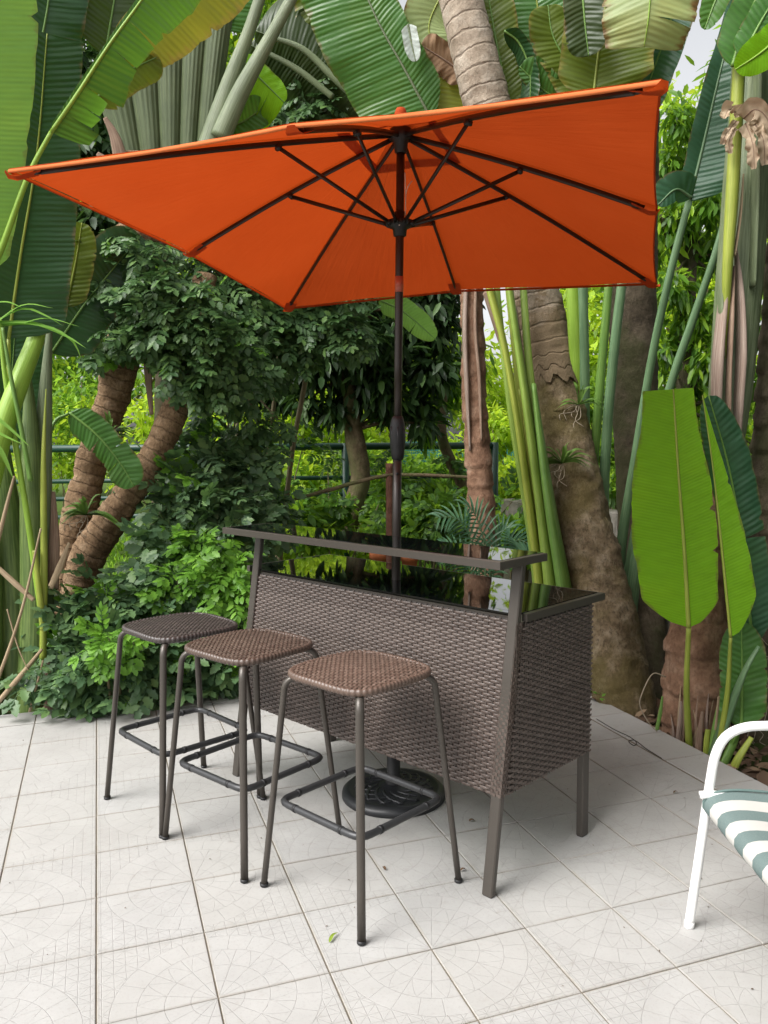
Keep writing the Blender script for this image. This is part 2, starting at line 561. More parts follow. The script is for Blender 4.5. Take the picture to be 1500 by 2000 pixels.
def big_leaf(parent, pts, hw, mat, ribmat, roll=0.0, fold=.22, droop=.12, wl=1.0, wr=1.0, tears=(), base=.12, tip=.22,
             rib=.009, nhint=None, ripple=.05, keys=None, petiole=None, pet_r=.010, seed=0, curl=0.0, name='leaf'):
    """one banana-like leaf: pts run from the base of the blade to its tip (photo pixel, pixel, metres); hw half width in pixels.
    tears: (side, t, extra hang of the strip that follows)"""
    rg = np.random.default_rng(seed + int(abs(pts[0][0]) * 7 + abs(pts[0][1])))
    P = W(pts); Ym = np.mean([p[2] for p in pts]); w0 = px2m(hw, Ym)
    n = 41
    C = spline(P, n); T = np.gradient(C, axis=0); T /= np.linalg.norm(T, axis=1)[:, None]
    Nv = []
    for c, t_ in zip(C, T):
        h = (CAMP - c) if nhint is None else np.asarray(nhint, float)
        h = nrm(h - t_ * (h @ t_))
        s_ = np.cross(t_, h)
        Nv.append(h * math.cos(roll) + s_ * math.sin(roll))
    Nv = np.array(Nv); Sv = np.cross(T, Nv)
    Ltot = np.linalg.norm(np.diff(C, axis=0), axis=1).sum()
    ts = np.linspace(0, 1, n)
    kk = None if keys is None else (np.linspace(0, 1, len(keys)), np.asarray(keys, float))
    def width(t):
        a = min(1.0, math.sqrt(max(0, t) / base)) if base > 0 else 1.0
        b = 1.0
        if tip > 0 and t > 1 - tip: b = math.sqrt(max(0.0, 1 - ((t - 1 + tip) / tip) ** 2))
        k = 1.0 if kk is None else np.interp(t, *kk)
        return w0 * a * b * k
    def ev(A, t): return np.array([np.interp(t, ts, A[:, i]) for i in range(3)])
    m = MB()
    ph = rg.uniform(0, 6)
    jag = 1 - np.clip(np.convolve(rg.normal(.012, .05, 166), np.ones(7) / 7, 'valid'), 0, .05) - .13 * (rg.random(160) < .02)
    for side, ws in ((-1, wl), (1, wr)):
        if ws <= 0: continue
        cuts = sorted([(t, h) for s, t, h in tears if s == side])
        bounds = [0.0] + [c[0] for c in cuts] + [1.0]
        hang = [0.0] + [c[1] for c in cuts]
        for k in range(len(bounds) - 1):
            ta, tb = bounds[k], bounds[k + 1]
            nt_ = max(3, int((tb - ta) * 64))
            vs = np.array([0, .2, .42, .64, .84, 1.0])
            V = np.zeros((nt_ + 1, len(vs), 3)); U = np.zeros((nt_ + 1, len(vs), 2))
            tm = (ta + tb) / 2
            for i in range(nt_ + 1):
                t0 = ta + (tb - ta) * i / nt_
                for j, v in enumerate(vs):
                    gap = (.10 if len(cuts) else 0) * v ** 1.5
                    t1 = t0 + (tm - t0) * gap * (1 if 0 < k < len(bounds) - 2 else .5)
                    c, tt, nn, ss = ev(C, t1), ev(T, t1), ev(Nv, t1), ev(Sv, t1)
                    w = width(t1) * ws * (1 if v < .7 else 1 + (jag[int(t1 * 79) + (80 if side > 0 else 0)] - 1) * (v - .6) / .4)
                    fa = fold - hang[k] * v
                    rp = ripple * math.sin(t1 * 17 + ph + side) * v * v + ripple * .5 * math.sin(t1 * 41 + ph * 2) * v ** 3
                    p = c + ss * (side * v * w * math.cos(fa)) + nn * (v * w * math.sin(fa) - droop * w * v * v + rp * w + curl * w * v ** 4) + tt * (v * w * .16)
                    V[i, j] = p; U[i, j] = (t1 * Ltot, side * v)
            m.grid(V if side > 0 else V[:, ::-1], uv=U if side > 0 else U[:, ::-1])
    lf = obj(name, m, mat, parent)
    r = MB()
    rr = np.linspace(rib, rib * .3, n)
    r.tube(C + Nv * rib * .15, rr, 8)
    rb = obj('midrib', r, ribmat, lf)
    if petiole:
        Q = W(list(petiole))
        Q = np.vstack([Q, C[0:1]])
        q = MB(); q.tube(spline(Q, 26), np.linspace(pet_r * 1.5, rib * 1.02, 26), 10)
        obj('petiole', q, ribmat, lf)
    return lf

def stem(name, parent, pts, wpx, mat, flat=1.0, n=40, nr=12, wob=.0, up=None, world=False):
    """tube through photo points, widths in pixels"""
    P = np.asarray(pts, float) if world else W(pts)
    Ym = P[:, 1] if not world else P[:, 1]
    C = spline(P, n)
    r = interp(wpx, n) * .5 * np.interp(np.linspace(0, 1, n), np.linspace(0, 1, len(P)), Ym) / FPX
    if wob:
        C = C + np.stack([np.sin(np.linspace(0, 19, n)), np.cos(np.linspace(0, 14, n)), np.zeros(n)], 1) * wob
    m = MB(); m.tube(C, r, nr, flat=flat, up=up)
    return obj(name, m, mat, parent)

def trunk(name, parent, pts, wpx, mat, ring=0.0, ramp_=.05, rough=.05, nr=28, step=.018, scales=0.0, flare=0.0, seed=0, ragged=0.0):
    P = W(pts); L_ = np.linalg.norm(np.diff(P, axis=0), axis=1).sum()
    n = int(L_ / step)
    C = spline(P, n); T = np.gradient(C, axis=0); T /= np.linalg.norm(T, axis=1)[:, None]
    r = interp(wpx, n) * .5 * C[:, 1] / FPX
    A = nrm(np.cross(T[0], [0, 1, 0]))
    V = np.zeros((n, nr, 3)); U = np.zeros((n, nr, 2))
    s = np.linspace(0, L_, n)
    sd = Vector((seed * 3.7, seed * 1.3, 0))
    for i in range(n):
        A = nrm(A - T[i] * (T[i] @ A)); B = np.cross(T[i], A)
        for j in range(nr):
            a = 2 * PI * j / nr
            d = A * math.cos(a) + B * math.sin(a)
            p0 = C[i] + d * r[i]
            v = Vector(p0)
            k = 1 + rough * (mnoise.noise(v * 5 + sd) * 1.2 + mnoise.noise(v * 17 + sd) * .6 + mnoise.noise(v * 45 + sd) * .3)
            if ring:
                q = (s[i] / ring + .75 * mnoise.noise(v * 3.5 + sd) + .35 * mnoise.noise(v * 9 + sd) + .15 * math.sin(a + s[i] * 3)) % 1.0
                k += ramp_ * (q - .5) - ramp_ * .9 * math.exp(-(q / .07) ** 2)
            if scales:
                row = math.floor(s[i] / scales); q = s[i] / scales - row
                ph = (a / (2 * PI) * 5 + row * .5) % 1.0
                k += .13 * (1 - abs(ph - .5) * 2) * (1 - q) - .05 * q - .05 * math.exp(-(q / .06) ** 2)
            if flare: k += flare * math.exp(-s[i] / .16)
            V[i, j] = C[i] + d * r[i] * k
            if ragged and i < 14:
                V[i, j] = V[i, j] + T[i] * ragged * (.5 + mnoise.noise(Vector((math.cos(a) * 2.2, math.sin(a) * 2.2, seed))) + .5 * mnoise.noise(Vector((math.cos(a) * 6, math.sin(a) * 6, seed)))) * (1 - i / 14)
            U[i, j] = (s[i], j / nr)
    m = MB(); m.grid(V, closed=True, uv=U)
    m.f.append(tuple(m.n - nr + j for j in range(nr)))
    return obj(name, m, mat, parent)

def strap(mb, pts, w, sag=0.0, n=14, fold=.25, up=None, taper=1.0):
    """narrow grass-like or palm-leaflet strip with a keel"""
    C = spline(pts, n); T = np.gradient(C, axis=0); T /= np.linalg.norm(T, axis=1)[:, None] + 1e-9
    u = np.array([0, 0, 1.0]) if up is None else np.asarray(up, float)
    V = np.zeros((n, 3, 3)); U = np.zeros((n, 3, 2))
    for i in range(n):
        S_ = np.cross(T[i], u)
        if np.linalg.norm(S_) < .15: S_ = np.cross(T[i], [0.3, -1, 0])
        S_ = nrm(S_); N_ = np.cross(S_, T[i])
        f = i / (n - 1)
        ww = w * min(1, .35 + f * 4) * max(.02, (1 - f ** 3)) ** taper
        V[i, 0] = C[i] - S_ * ww + N_ * ww * fold; V[i, 1] = C[i]; V[i, 2] = C[i] + S_ * ww + N_ * ww * fold
        U[i, :, 0] = f; U[i, :, 1] = (-1, 0, 1)
    mb.grid(V, uv=U)

def tri_template(kind):
    """leaf outline with a folded midline, x along, triangles only"""
    if kind == 'leaf8':
        V = np.array([[0, 0, 0], [.28, .42, .10], [.28, 0, 0], [.28, -.42, .10], [.68, .36, .05], [.68, 0, -.03], [.68, -.36, .05], [1, 0, -.12]])
        F = [(0, 2, 1), (0, 3, 2), (1, 2, 5), (1, 5, 4), (2, 3, 6), (2, 6, 5), (4, 5, 7), (5, 6, 7)]
    elif kind == 'leaf4':
        V = np.array([[0, 0, 0], [.42, .5, .10], [.5, 0, 0], [.42, -.5, .10], [1, 0, -.12]])
        F = [(0, 2, 1), (0, 3, 2), (1, 2, 4), (2, 3, 4)]
    elif kind == 'lobed':
        V = np.array([[0, 0, 0], [.2, .34, .08], [.36, .26, .04], [.44, .5, .12], [.62, .3, .03], [.74, .34, .02], [1, 0, -.14],
                      [.2, -.34, .08], [.36, -.26, .04], [.44, -.5, .12], [.62, -.3, .03], [.74, -.34, .02], [.4, 0, 0], [.7, 0, -.04]])
        F = [(0, 12, 1), (1, 12, 2), (2, 12, 3), (3, 12, 4), (4, 12, 13), (4, 13, 5), (5, 13, 6),
             (0, 7, 12), (7, 8, 12), (8, 9, 12), (9, 10, 12), (10, 13, 12), (10, 11, 13), (11, 6, 13)]
    return V, np.array(F)

def sprig_template(pairs=4, leaf='leaf8', ll=.36, lw=.20, seed=0, spread=1.05, droop=.25):
    """a pinnate leaf one unit long"""
    rg = np.random.default_rng(seed)
    lv, lf = tri_template(leaf)
    Vs, Fs, n = [], [], 0
    def put(base, d, up, l, w):
        nonlocal n
        d = nrm(d); s = nrm(np.cross(up, d)); u = np.cross(d, s)
        v = base + lv[:, :1] * d * l + lv[:, 1:2] * s * w + lv[:, 2:3] * u * w
        Vs.append(v); Fs.append(lf + n); n += len(v)
    rz = lambda x: -droop * x * x
    for k in range(pairs):
        x = .22 + .62 * k / max(1, pairs - 1)
        for sg in (-1, 1):
            a = spread - .25 * k / pairs + rg.normal(0, .12)
            d = np.array([math.cos(a), sg * math.sin(a), -.18 + rg.normal(0, .14)])
            put(np.array([x + rg.normal(0, .015), sg * .012, rz(x)]), d, np.array([rg.normal(0, .2), rg.normal(0, .25), 1.0]), ll * (1 + rg.normal(0, .1)) * (.8 + .35 * math.sin(PI * (k + .7) / (pairs + .6))), lw * (1 + rg.normal(0, .1)))
    put(np.array([.84, 0, rz(.84)]), np.array([1, rg.normal(0, .1), -.35]), np.array([0, 0, 1.0]), ll * 1.05, lw * 1.05)
    # rachis: a thin three-sided strip
    xs = np.linspace(0, .9, 5)
    R_ = []
    for x in xs:
        for a in range(3): R_.append([x, .008 * math.cos(a * 2.1), rz(x) + .008 * math.sin(a * 2.1)])
    F2 = []
    for i in range(4):
        for a in range(3):
            b = (a + 1) % 3
            F2 += [(i * 3 + a, i * 3 + b, i * 3 + 3 + b), (i * 3 + a, i * 3 + 3 + b, i * 3 + 3 + a)]
    Vs.append(np.array(R_)); Fs.append(np.array(F2) + n)
    return np.concatenate(Vs), np.concatenate(Fs)

def frames(d, up):
    d = d / (np.linalg.norm(d, axis=1)[:, None] + 1e-9)
    s = np.cross(up, d); s /= np.linalg.norm(s, axis=1)[:, None] + 1e-9
    u = np.cross(d, s)
    return d, s, u
def scatter_mesh(name, templates, pos, d, up, scale, mat, which=None, wscale=None):
    """copies of small templates as one mesh"""
    d, s, u = frames(d, up)
    rg = np.random.default_rng(len(pos))
    which = rg.integers(0, len(templates), len(pos)) if which is None else which
    VV, FF, n = [], [], 0
    for k, (tv, tf) in enumerate(templates):
        i = np.nonzero(which == k)[0]
        if len(i) == 0: continue
        sc = scale[i][:, None, None]; ws = sc if wscale is None else sc * wscale[i][:, None, None]
        V = pos[i][:, None] + tv[None, :, 0:1] * d[i][:, None] * sc + tv[None, :, 1:2] * s[i][:, None] * ws + tv[None, :, 2:3] * u[i][:, None] * ws
        F = tf[None] + (np.arange(len(i)) * len(tv))[:, None, None] + n
        VV.append(V.reshape(-1, 3)); FF.append(F.reshape(-1, 3)); n += V.shape[0] * V.shape[1]
    me = bpy.data.meshes.new(name)
    fast_mesh(me, np.concatenate(VV), np.concatenate(FF))
    me.polygons.foreach_set('use_smooth', np.ones(len(me.polygons), bool))
    me.materials.append(mat)
    return me
def clump_points(rg, clumps, n, shell=.55):
    """random points in a set of (centre, radius) balls, denser towards their skins; returns points and outward directions"""
    cs = np.array([c for c, r in clumps]); rs = np.array([r for c, r in clumps])
    p = rs ** 2 / (rs ** 2).sum()
    k = rg.choice(len(cs), n, p=p)
    v = rg.normal(size=(n, 3)); v /= np.linalg.norm(v, axis=1)[:, None]
    rad = (shell + (1 - shell) * rg.random(n)) * rs[k]
    rad *= 1 + .25 * rg.normal(size=n)
    return cs[k] + v * rad[:, None] * np.array([1, 1, .85]), v

# ------------------------------------------------------------------ plant materials
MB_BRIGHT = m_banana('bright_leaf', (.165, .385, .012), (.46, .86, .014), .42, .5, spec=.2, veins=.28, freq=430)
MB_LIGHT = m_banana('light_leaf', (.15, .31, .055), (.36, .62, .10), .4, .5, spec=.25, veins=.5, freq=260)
MB_MID = m_banana('mid_green_leaf', (.055, .145, .03), (.16, .36, .03), .28, .34)
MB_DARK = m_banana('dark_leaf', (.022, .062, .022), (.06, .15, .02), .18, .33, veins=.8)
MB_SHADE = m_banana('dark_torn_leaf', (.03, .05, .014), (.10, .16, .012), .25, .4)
MB_OLIVE = m_banana('olive_leaf', (.085, .12, .014), (.26, .34, .02), .35, .42, edge=(.20, .19, .03))
MB_YELL = m_banana('yellowing_leaf', (.20, .22, .035), (.46, .46, .04), .35, .45, edge=(.34, .27, .05), spots=(.28, .24, .03))
MB_PALE = m_banana('pale_leaf', (.30, .37, .16), (.55, .62, .24), .4, .45, edge=(.26, .14, .05))
MB_WHITE = m_banana('pale_leaf_back', (.50, .56, .52), (.55, .6, .5), .3, .5, veins=.3)
MB_PAPER = m_banana('dry_paper_leaf', (.46, .36, .25), (.5, .38, .26), .25, .85, veins=.25)
MB_DRY = m_banana('dry_leaf', (.27, .17, .10), (.35, .22, .12), .2, .8, veins=.8)
MB_FOLD = m_banana('blue_green_leaf', (.03, .085, .045), (.10, .25, .06), .25, .38)
MS_GREEN = m_stem('green_stem', (.075, .17, .03), (.17, .29, .06))
MS_YGREEN = m_stem('fresh_green_stem', (.14, .23, .03), (.25, .35, .07))
MS_YELLOW = m_stem('yellow_green_stem', (.20, .27, .03), (.34, .37, .07))
MS_GREY = m_stem('grey_green_stem', (.09, .125, .055), (.22, .26, .15), streak=2.0, bump=.6)
MS_FAN = m_stem('pale_fan_sheath', (.035, .058, .016), (.105, .135, .055), streak=2.6, bump=.5, rough=.6)
MS_BLUE = m_stem('blue_green_stem', (.075, .15, .07), (.15, .24, .12))
MS_SHEATH = m_stem('green_sheath', (.055, .10, .022), (.15, .21, .06), bump=.5)
MS_BRIGHT = m_stem('bright_green_stem', (.19, .33, .03), (.27, .43, .06))
MS_DRY = m_stem('dry_sheath', (.17, .10, .065), (.36, .26, .19), rough=.85, bump=.8)
MS_PINK = m_stem('papery_sheath', (.20, .13, .10), (.42, .34, .28), rough=.8, bump=.8)
MS_TAN = m_stem('tan_stalk', (.24, .17, .10), (.40, .31, .20), rough=.85)
MS_CANE = m_stem('brown_cane', (.10, .08, .04), (.20, .17, .09), rough=.8)
MK_BIG = m_bark('leaning_trunk_bark', (.07, .050, .030), (.20, .150, .092), (.34, .28, .20), 0, (.10, .080, .026), 11, 1.0, .8)
MK_PALE = m_bark('pale_ringed_bark', (.20, .155, .11), (.34, .28, .215), (.46, .40, .325), 9.0, None, 9, .9, .45, (.165, .122, .074))
MK_DARK = m_bark('dark_trunk_bark', (.05, .039, .027), (.105, .082, .056), (.16, .13, .092), 0, (.05, .055, .02), 9)
MK_RING = m_bark('ringed_brown_bark', (.11, .066, .036), (.24, .155, .088), (.38, .27, .175), 13.0, None, 13, 1.0, .8)
MK_SCALE = m_bark('scaly_red_brown_bark', (.11, .058, .036), (.25, .145, .092), (.40, .27, .19), 0, None, 8, 1.0)
MK_TREE = m_bark('slender_bark', (.06, .04, .026), (.14, .10, .06), (.24, .19, .12), 0, (.10, .11, .04), 10)
ML_BUSH = m_leafmass('bush_leaf', (.050, .100, .048), (.095, .170, .072), (.15, .25, .085), .40, .24, (.14, .30, .06))
ML_NEW = m_leafmass('young_leaf', (.085, .19, .028), (.13, .29, .036), (.20, .40, .05), .4, .38, (.28, .58, .04))
ML_VINE = m_leafmass('dark_compound_leaf', (.044, .096, .034), (.080, .155, .050), (.135, .24, .065), .40, .2, (.09, .21, .05))
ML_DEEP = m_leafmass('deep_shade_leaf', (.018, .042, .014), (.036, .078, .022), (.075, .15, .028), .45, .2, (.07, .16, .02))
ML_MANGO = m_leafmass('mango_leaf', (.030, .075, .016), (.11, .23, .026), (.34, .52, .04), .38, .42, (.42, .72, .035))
ML_SUN = m_leafmass('sunny_leaf', (.11, .20, .018), (.38, .56, .035), (.54, .70, .06), .5, .5, (.80, .98, .06))  # sunlight on the far plants is put into this bright leaf colour
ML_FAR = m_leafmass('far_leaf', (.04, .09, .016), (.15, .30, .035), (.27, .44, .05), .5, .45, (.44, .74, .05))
ML_MID = m_leafmass('mid_green_compound_leaf', (.030, .075, .018), (.07, .15, .03), (.16, .30, .04), .45, .3, (.2, .42, .03))
ML_PALMLET = m_leafmass('palm_leaflet', (.03, .085, .04), (.055, .135, .06), None, .4, .2, (.10, .25, .07))
ML_STRAP = m_leafmass('strap_leaf', (.16, .33, .05), (.22, .42, .08), None, .4, .4, (.35, .62, .08))
ML_AIR = m_leafmass('air_plant_leaf', (.05, .12, .02), (.11, .20, .035), (.16, .24, .05), .5, .2)
M_ROOT = m_plain('pale_root', (.30, .25, .18), .9)

# ------------------------------------------------------------------ background trees
LEAF4 = tri_template('leaf4'); LEAF8 = tri_template('leaf8'); LOBED = tri_template('lobed')
def crown_mesh(name, rg, clumps, n, ll, lw, mat, templ=LEAF4, droop=.5, shell=.4):
    p, v = clump_points(rg, clumps, n, shell)
    d = v * .8 + rg.normal(size=(n, 3)) * .55; d[:, 2] -= droop
    up = rg.normal(size=(n, 3)) * .45 + np.array([0, 0, 1.0]) + v * .3
    sc = ll * rg.uniform(.7, 1.25, n)
    return scatter_mesh(name, [templ], p, d, up, sc, mat, wscale=np.full(n, lw / ll) * rg.uniform(.8, 1.2, n))
def far_tree(name, label, x, y, h, rad, n, mat, ll=.15, lw=.065, zlo=.3, trunk_r=.09, seed=0, group='trees behind the garden', bark=MK_TREE, nclump=26, droop=.5, templ=LEAF4):
    rg = np.random.default_rng(seed + 100)
    root = thing(name, (x, y, -.1), label, 'tree', group)
    cl = []
    for k in range(nclump):
        f = rg.random(); z = h * (zlo + (1 - zlo) * f)
        rr = rad * math.sqrt(max(.12, 1 - (2 * abs(f - .45)) ** 2 * .9))
        a = rg.uniform(0, 2 * PI); q = rr * math.sqrt(rg.random())
        cl.append((np.array([x + q * math.cos(a), y + q * math.sin(a) * .8, z]), rad * rg.uniform(.22, .42)))
    P = [(x, y, -.12), (x + rg.normal(0, .08), y, h * .25), (x + rg.normal(0, .15), y, h * .5), (x + rg.normal(0, .2), y, h * .85)]
    m = MB(); m.tube(spline(P, 24), np.linspace(trunk_r, trunk_r * .25, 24), 10)
    tr = obj('trunk', m, bark, root)
    m = MB()
    for c, r in cl[:12]:
        a = spline(P, 24)[int(np.clip(c[2] / h * 22 * .7, 4, 20))]
        m.tube(spline([a, (a + c) / 2 + [0, 0, -.1], c], 8), np.linspace(trunk_r * .4, .012, 8), 6)
    obj('limb', m, bark, root, kind='stuff')
    obj('crown', crown_mesh('crown', rg, cl, n, ll, lw, mat, droop=droop, templ=templ), mat, root, kind='stuff')
    return root
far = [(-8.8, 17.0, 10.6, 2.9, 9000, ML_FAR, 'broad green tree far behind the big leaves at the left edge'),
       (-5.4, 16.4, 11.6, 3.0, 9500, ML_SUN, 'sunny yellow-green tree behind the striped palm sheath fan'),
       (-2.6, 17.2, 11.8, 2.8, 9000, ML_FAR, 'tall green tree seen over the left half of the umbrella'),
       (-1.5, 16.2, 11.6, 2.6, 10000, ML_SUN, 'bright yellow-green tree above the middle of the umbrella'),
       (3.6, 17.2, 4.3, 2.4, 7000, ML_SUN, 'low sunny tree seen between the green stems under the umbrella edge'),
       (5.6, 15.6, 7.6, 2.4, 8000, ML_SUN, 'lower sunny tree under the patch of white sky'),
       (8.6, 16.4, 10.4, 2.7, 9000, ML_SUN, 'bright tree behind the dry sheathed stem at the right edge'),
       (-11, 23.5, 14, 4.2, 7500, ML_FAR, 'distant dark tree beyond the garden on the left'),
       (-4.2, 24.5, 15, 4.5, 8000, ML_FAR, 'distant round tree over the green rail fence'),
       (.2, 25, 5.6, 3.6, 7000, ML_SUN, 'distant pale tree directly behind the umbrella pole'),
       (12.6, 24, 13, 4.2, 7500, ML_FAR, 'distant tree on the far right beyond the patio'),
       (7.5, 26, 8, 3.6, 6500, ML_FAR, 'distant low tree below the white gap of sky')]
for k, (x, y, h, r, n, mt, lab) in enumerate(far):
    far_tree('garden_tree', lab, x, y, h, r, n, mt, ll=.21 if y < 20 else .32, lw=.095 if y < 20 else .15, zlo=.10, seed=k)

for k, (x, y, h, r, lab) in enumerate(((3.3, 2.3, 5.2, 1.5, 'unseen tree added right of the patio to shade the bar end'), (3.5, .1, 5.6, 1.6, 'second unseen tree added right of the patio to shade the bar end'), (4.0, 4.6, 5.4, 1.5, 'unseen tree added beyond the right edge to shade the bar end'))):  # unseen trees added to keep sky light off the bar's right end
    far_tree('garden_tree', lab, x, y, h, r, 8000, ML_DEEP, ll=.22, lw=.10, zlo=.05, seed=40 + k, group='unseen trees added to block light from the right')
# right-hand mango tree with drooping leaf bunches
def bunch_tree(name, label, clumps_px, n, mat, ll, lw, bark, tpts, tw, droop=1.0, seed=1, templ=LEAF8, group=None, limbs=()):
    rg = np.random.default_rng(seed)
    b = at(*tpts[0])
    root = thing(name, (b[0], b[1], -.1), label, 'tree', group)
    cl = [(at(px, py, Y), px2m(r, Y)) for px, py, Y, r in clumps_px]
    trunk('trunk', root, tpts, tw, bark, rough=.06, nr=14, step=.04, seed=seed)
    C = W(tpts)
    m = MB()
    for c, r in cl:
        k = np.argmin(np.linalg.norm(C - c, axis=1)); a = C[k]
        m.tube(spline([a, (a + c) / 2 + [0, 0, .05], c], 8), np.linspace(.022, .007, 8), 6)
    for L_ in limbs: m.tube(spline(W(L_[0]), 14), np.linspace(L_[1], L_[2], 14), 8)
    obj('limb', m, bark, root, kind='stuff')
    obj('crown', crown_mesh('crown', rg, cl, n, ll, lw, mat, templ=templ, droop=droop, shell=.2), mat, root, kind='stuff')
    return root
bunch_tree('mango_tree', 'mango tree with drooping leaf bunches between the umbrella corner and the sheathed stem',
    [(1330, 230, 8.0, 55), (1370, 300, 8.4, 60), (1305, 320, 8.2, 50), (1390, 390, 8.0, 55), (1320, 430, 8.3, 60), (1385, 480, 8.6, 60), (1310, 560, 8.2, 55), (1360, 620, 8.4, 65), (1395, 700, 8.2, 55), (1300, 680, 8.5, 50), (1480, 640, 8.2, 60), (1490, 760, 8.3, 65), (1480, 520, 8.5, 60), (1345, 760, 8.6, 55), (1485, 880, 8.4, 60), (1440, 150, 8.6, 60), (1490, 330, 8.6, 60), (1260, 480, 8.8, 50), (1330, 850, 8.8, 50)],
    7000, ML_MANGO, .15, .046, MK_DARK, [(1330, 1180, 8.4), (1335, 800, 8.4), (1350, 500, 8.4), (1375, 360, 8.4), (1385, 200, 8.5)], [34, 32, 30, 24, 10], seed=11,
    limbs=[([(1345, 520, 8.4), (1310, 470, 8.3), (1290, 420, 8.2)], .05, .02), ([(1360, 440, 8.4), (1430, 380, 8.4), (1490, 340, 8.5)], .05, .02)])
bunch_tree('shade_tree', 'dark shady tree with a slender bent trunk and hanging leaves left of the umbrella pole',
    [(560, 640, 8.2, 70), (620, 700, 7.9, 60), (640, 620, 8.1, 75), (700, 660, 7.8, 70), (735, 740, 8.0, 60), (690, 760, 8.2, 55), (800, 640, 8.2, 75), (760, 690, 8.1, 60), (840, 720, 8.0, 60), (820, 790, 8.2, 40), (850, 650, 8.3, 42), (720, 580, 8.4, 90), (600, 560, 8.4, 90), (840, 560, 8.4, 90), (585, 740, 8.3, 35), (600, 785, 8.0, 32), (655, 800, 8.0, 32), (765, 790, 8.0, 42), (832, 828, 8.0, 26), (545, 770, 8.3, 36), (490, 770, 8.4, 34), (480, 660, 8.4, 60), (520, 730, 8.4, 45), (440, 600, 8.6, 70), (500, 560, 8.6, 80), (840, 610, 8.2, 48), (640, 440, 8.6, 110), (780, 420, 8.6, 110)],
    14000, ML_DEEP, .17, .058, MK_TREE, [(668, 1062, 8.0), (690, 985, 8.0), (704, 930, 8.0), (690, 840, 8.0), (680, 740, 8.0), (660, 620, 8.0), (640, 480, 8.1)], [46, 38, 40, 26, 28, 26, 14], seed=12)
bunch_tree('shade_fill_tree', 'dark tree added as shade in the gaps behind the left banana leaves and palm fan',  # dark foliage put in to stand for shade between the leaves
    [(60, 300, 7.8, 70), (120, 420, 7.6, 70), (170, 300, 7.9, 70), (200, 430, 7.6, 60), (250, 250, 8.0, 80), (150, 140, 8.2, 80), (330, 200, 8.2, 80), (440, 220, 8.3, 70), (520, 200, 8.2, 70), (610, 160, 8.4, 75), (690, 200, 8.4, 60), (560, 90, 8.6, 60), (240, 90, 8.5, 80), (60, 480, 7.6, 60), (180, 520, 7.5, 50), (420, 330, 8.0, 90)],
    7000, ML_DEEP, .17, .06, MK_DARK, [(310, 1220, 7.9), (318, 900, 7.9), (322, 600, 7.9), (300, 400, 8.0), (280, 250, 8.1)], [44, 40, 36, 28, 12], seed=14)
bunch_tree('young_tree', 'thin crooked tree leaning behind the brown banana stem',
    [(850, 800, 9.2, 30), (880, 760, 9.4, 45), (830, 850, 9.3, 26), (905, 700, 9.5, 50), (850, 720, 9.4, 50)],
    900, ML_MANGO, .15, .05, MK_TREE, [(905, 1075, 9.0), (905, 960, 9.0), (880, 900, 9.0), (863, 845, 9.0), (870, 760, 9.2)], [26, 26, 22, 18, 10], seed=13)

# undergrowth seen under the fence and behind the bar
def shrub(label, px, py, Y, rpx, n, mat, ll, lw, templ=LEAF8, seed=0, name='shrub', group='low plants along the fence', flat=.8):
    rg = np.random.default_rng(seed + 300)
    c = at(px, py, Y); r = px2m(rpx, Y)
    root = thing(name, (c[0], c[1], -.1), label, 'shrub', group)
    cl = [(c + rg.normal(size=3) * r * np.array([.6, .35, .35 * flat]), r * rg.uniform(.35, .6)) for _ in range(9)]
    m = MB()
    for k, (q, rr) in enumerate(cl):
        b = np.array([c[0] + rg.normal(0, r * .2), c[1] + rg.normal(0, r * .15), -.1])
        m.tube(spline([b, (b + q) / 2 + rg.normal(size=3) * .03, q], 8), np.linspace(.012, .005, 8), 6)
    obj('stem', m, MS_CANE, root, kind='stuff')
    obj('foliage', crown_mesh('foliage', rg, cl, n, ll, lw, mat, templ=templ, droop=.25), mat, root, kind='stuff')
    return root
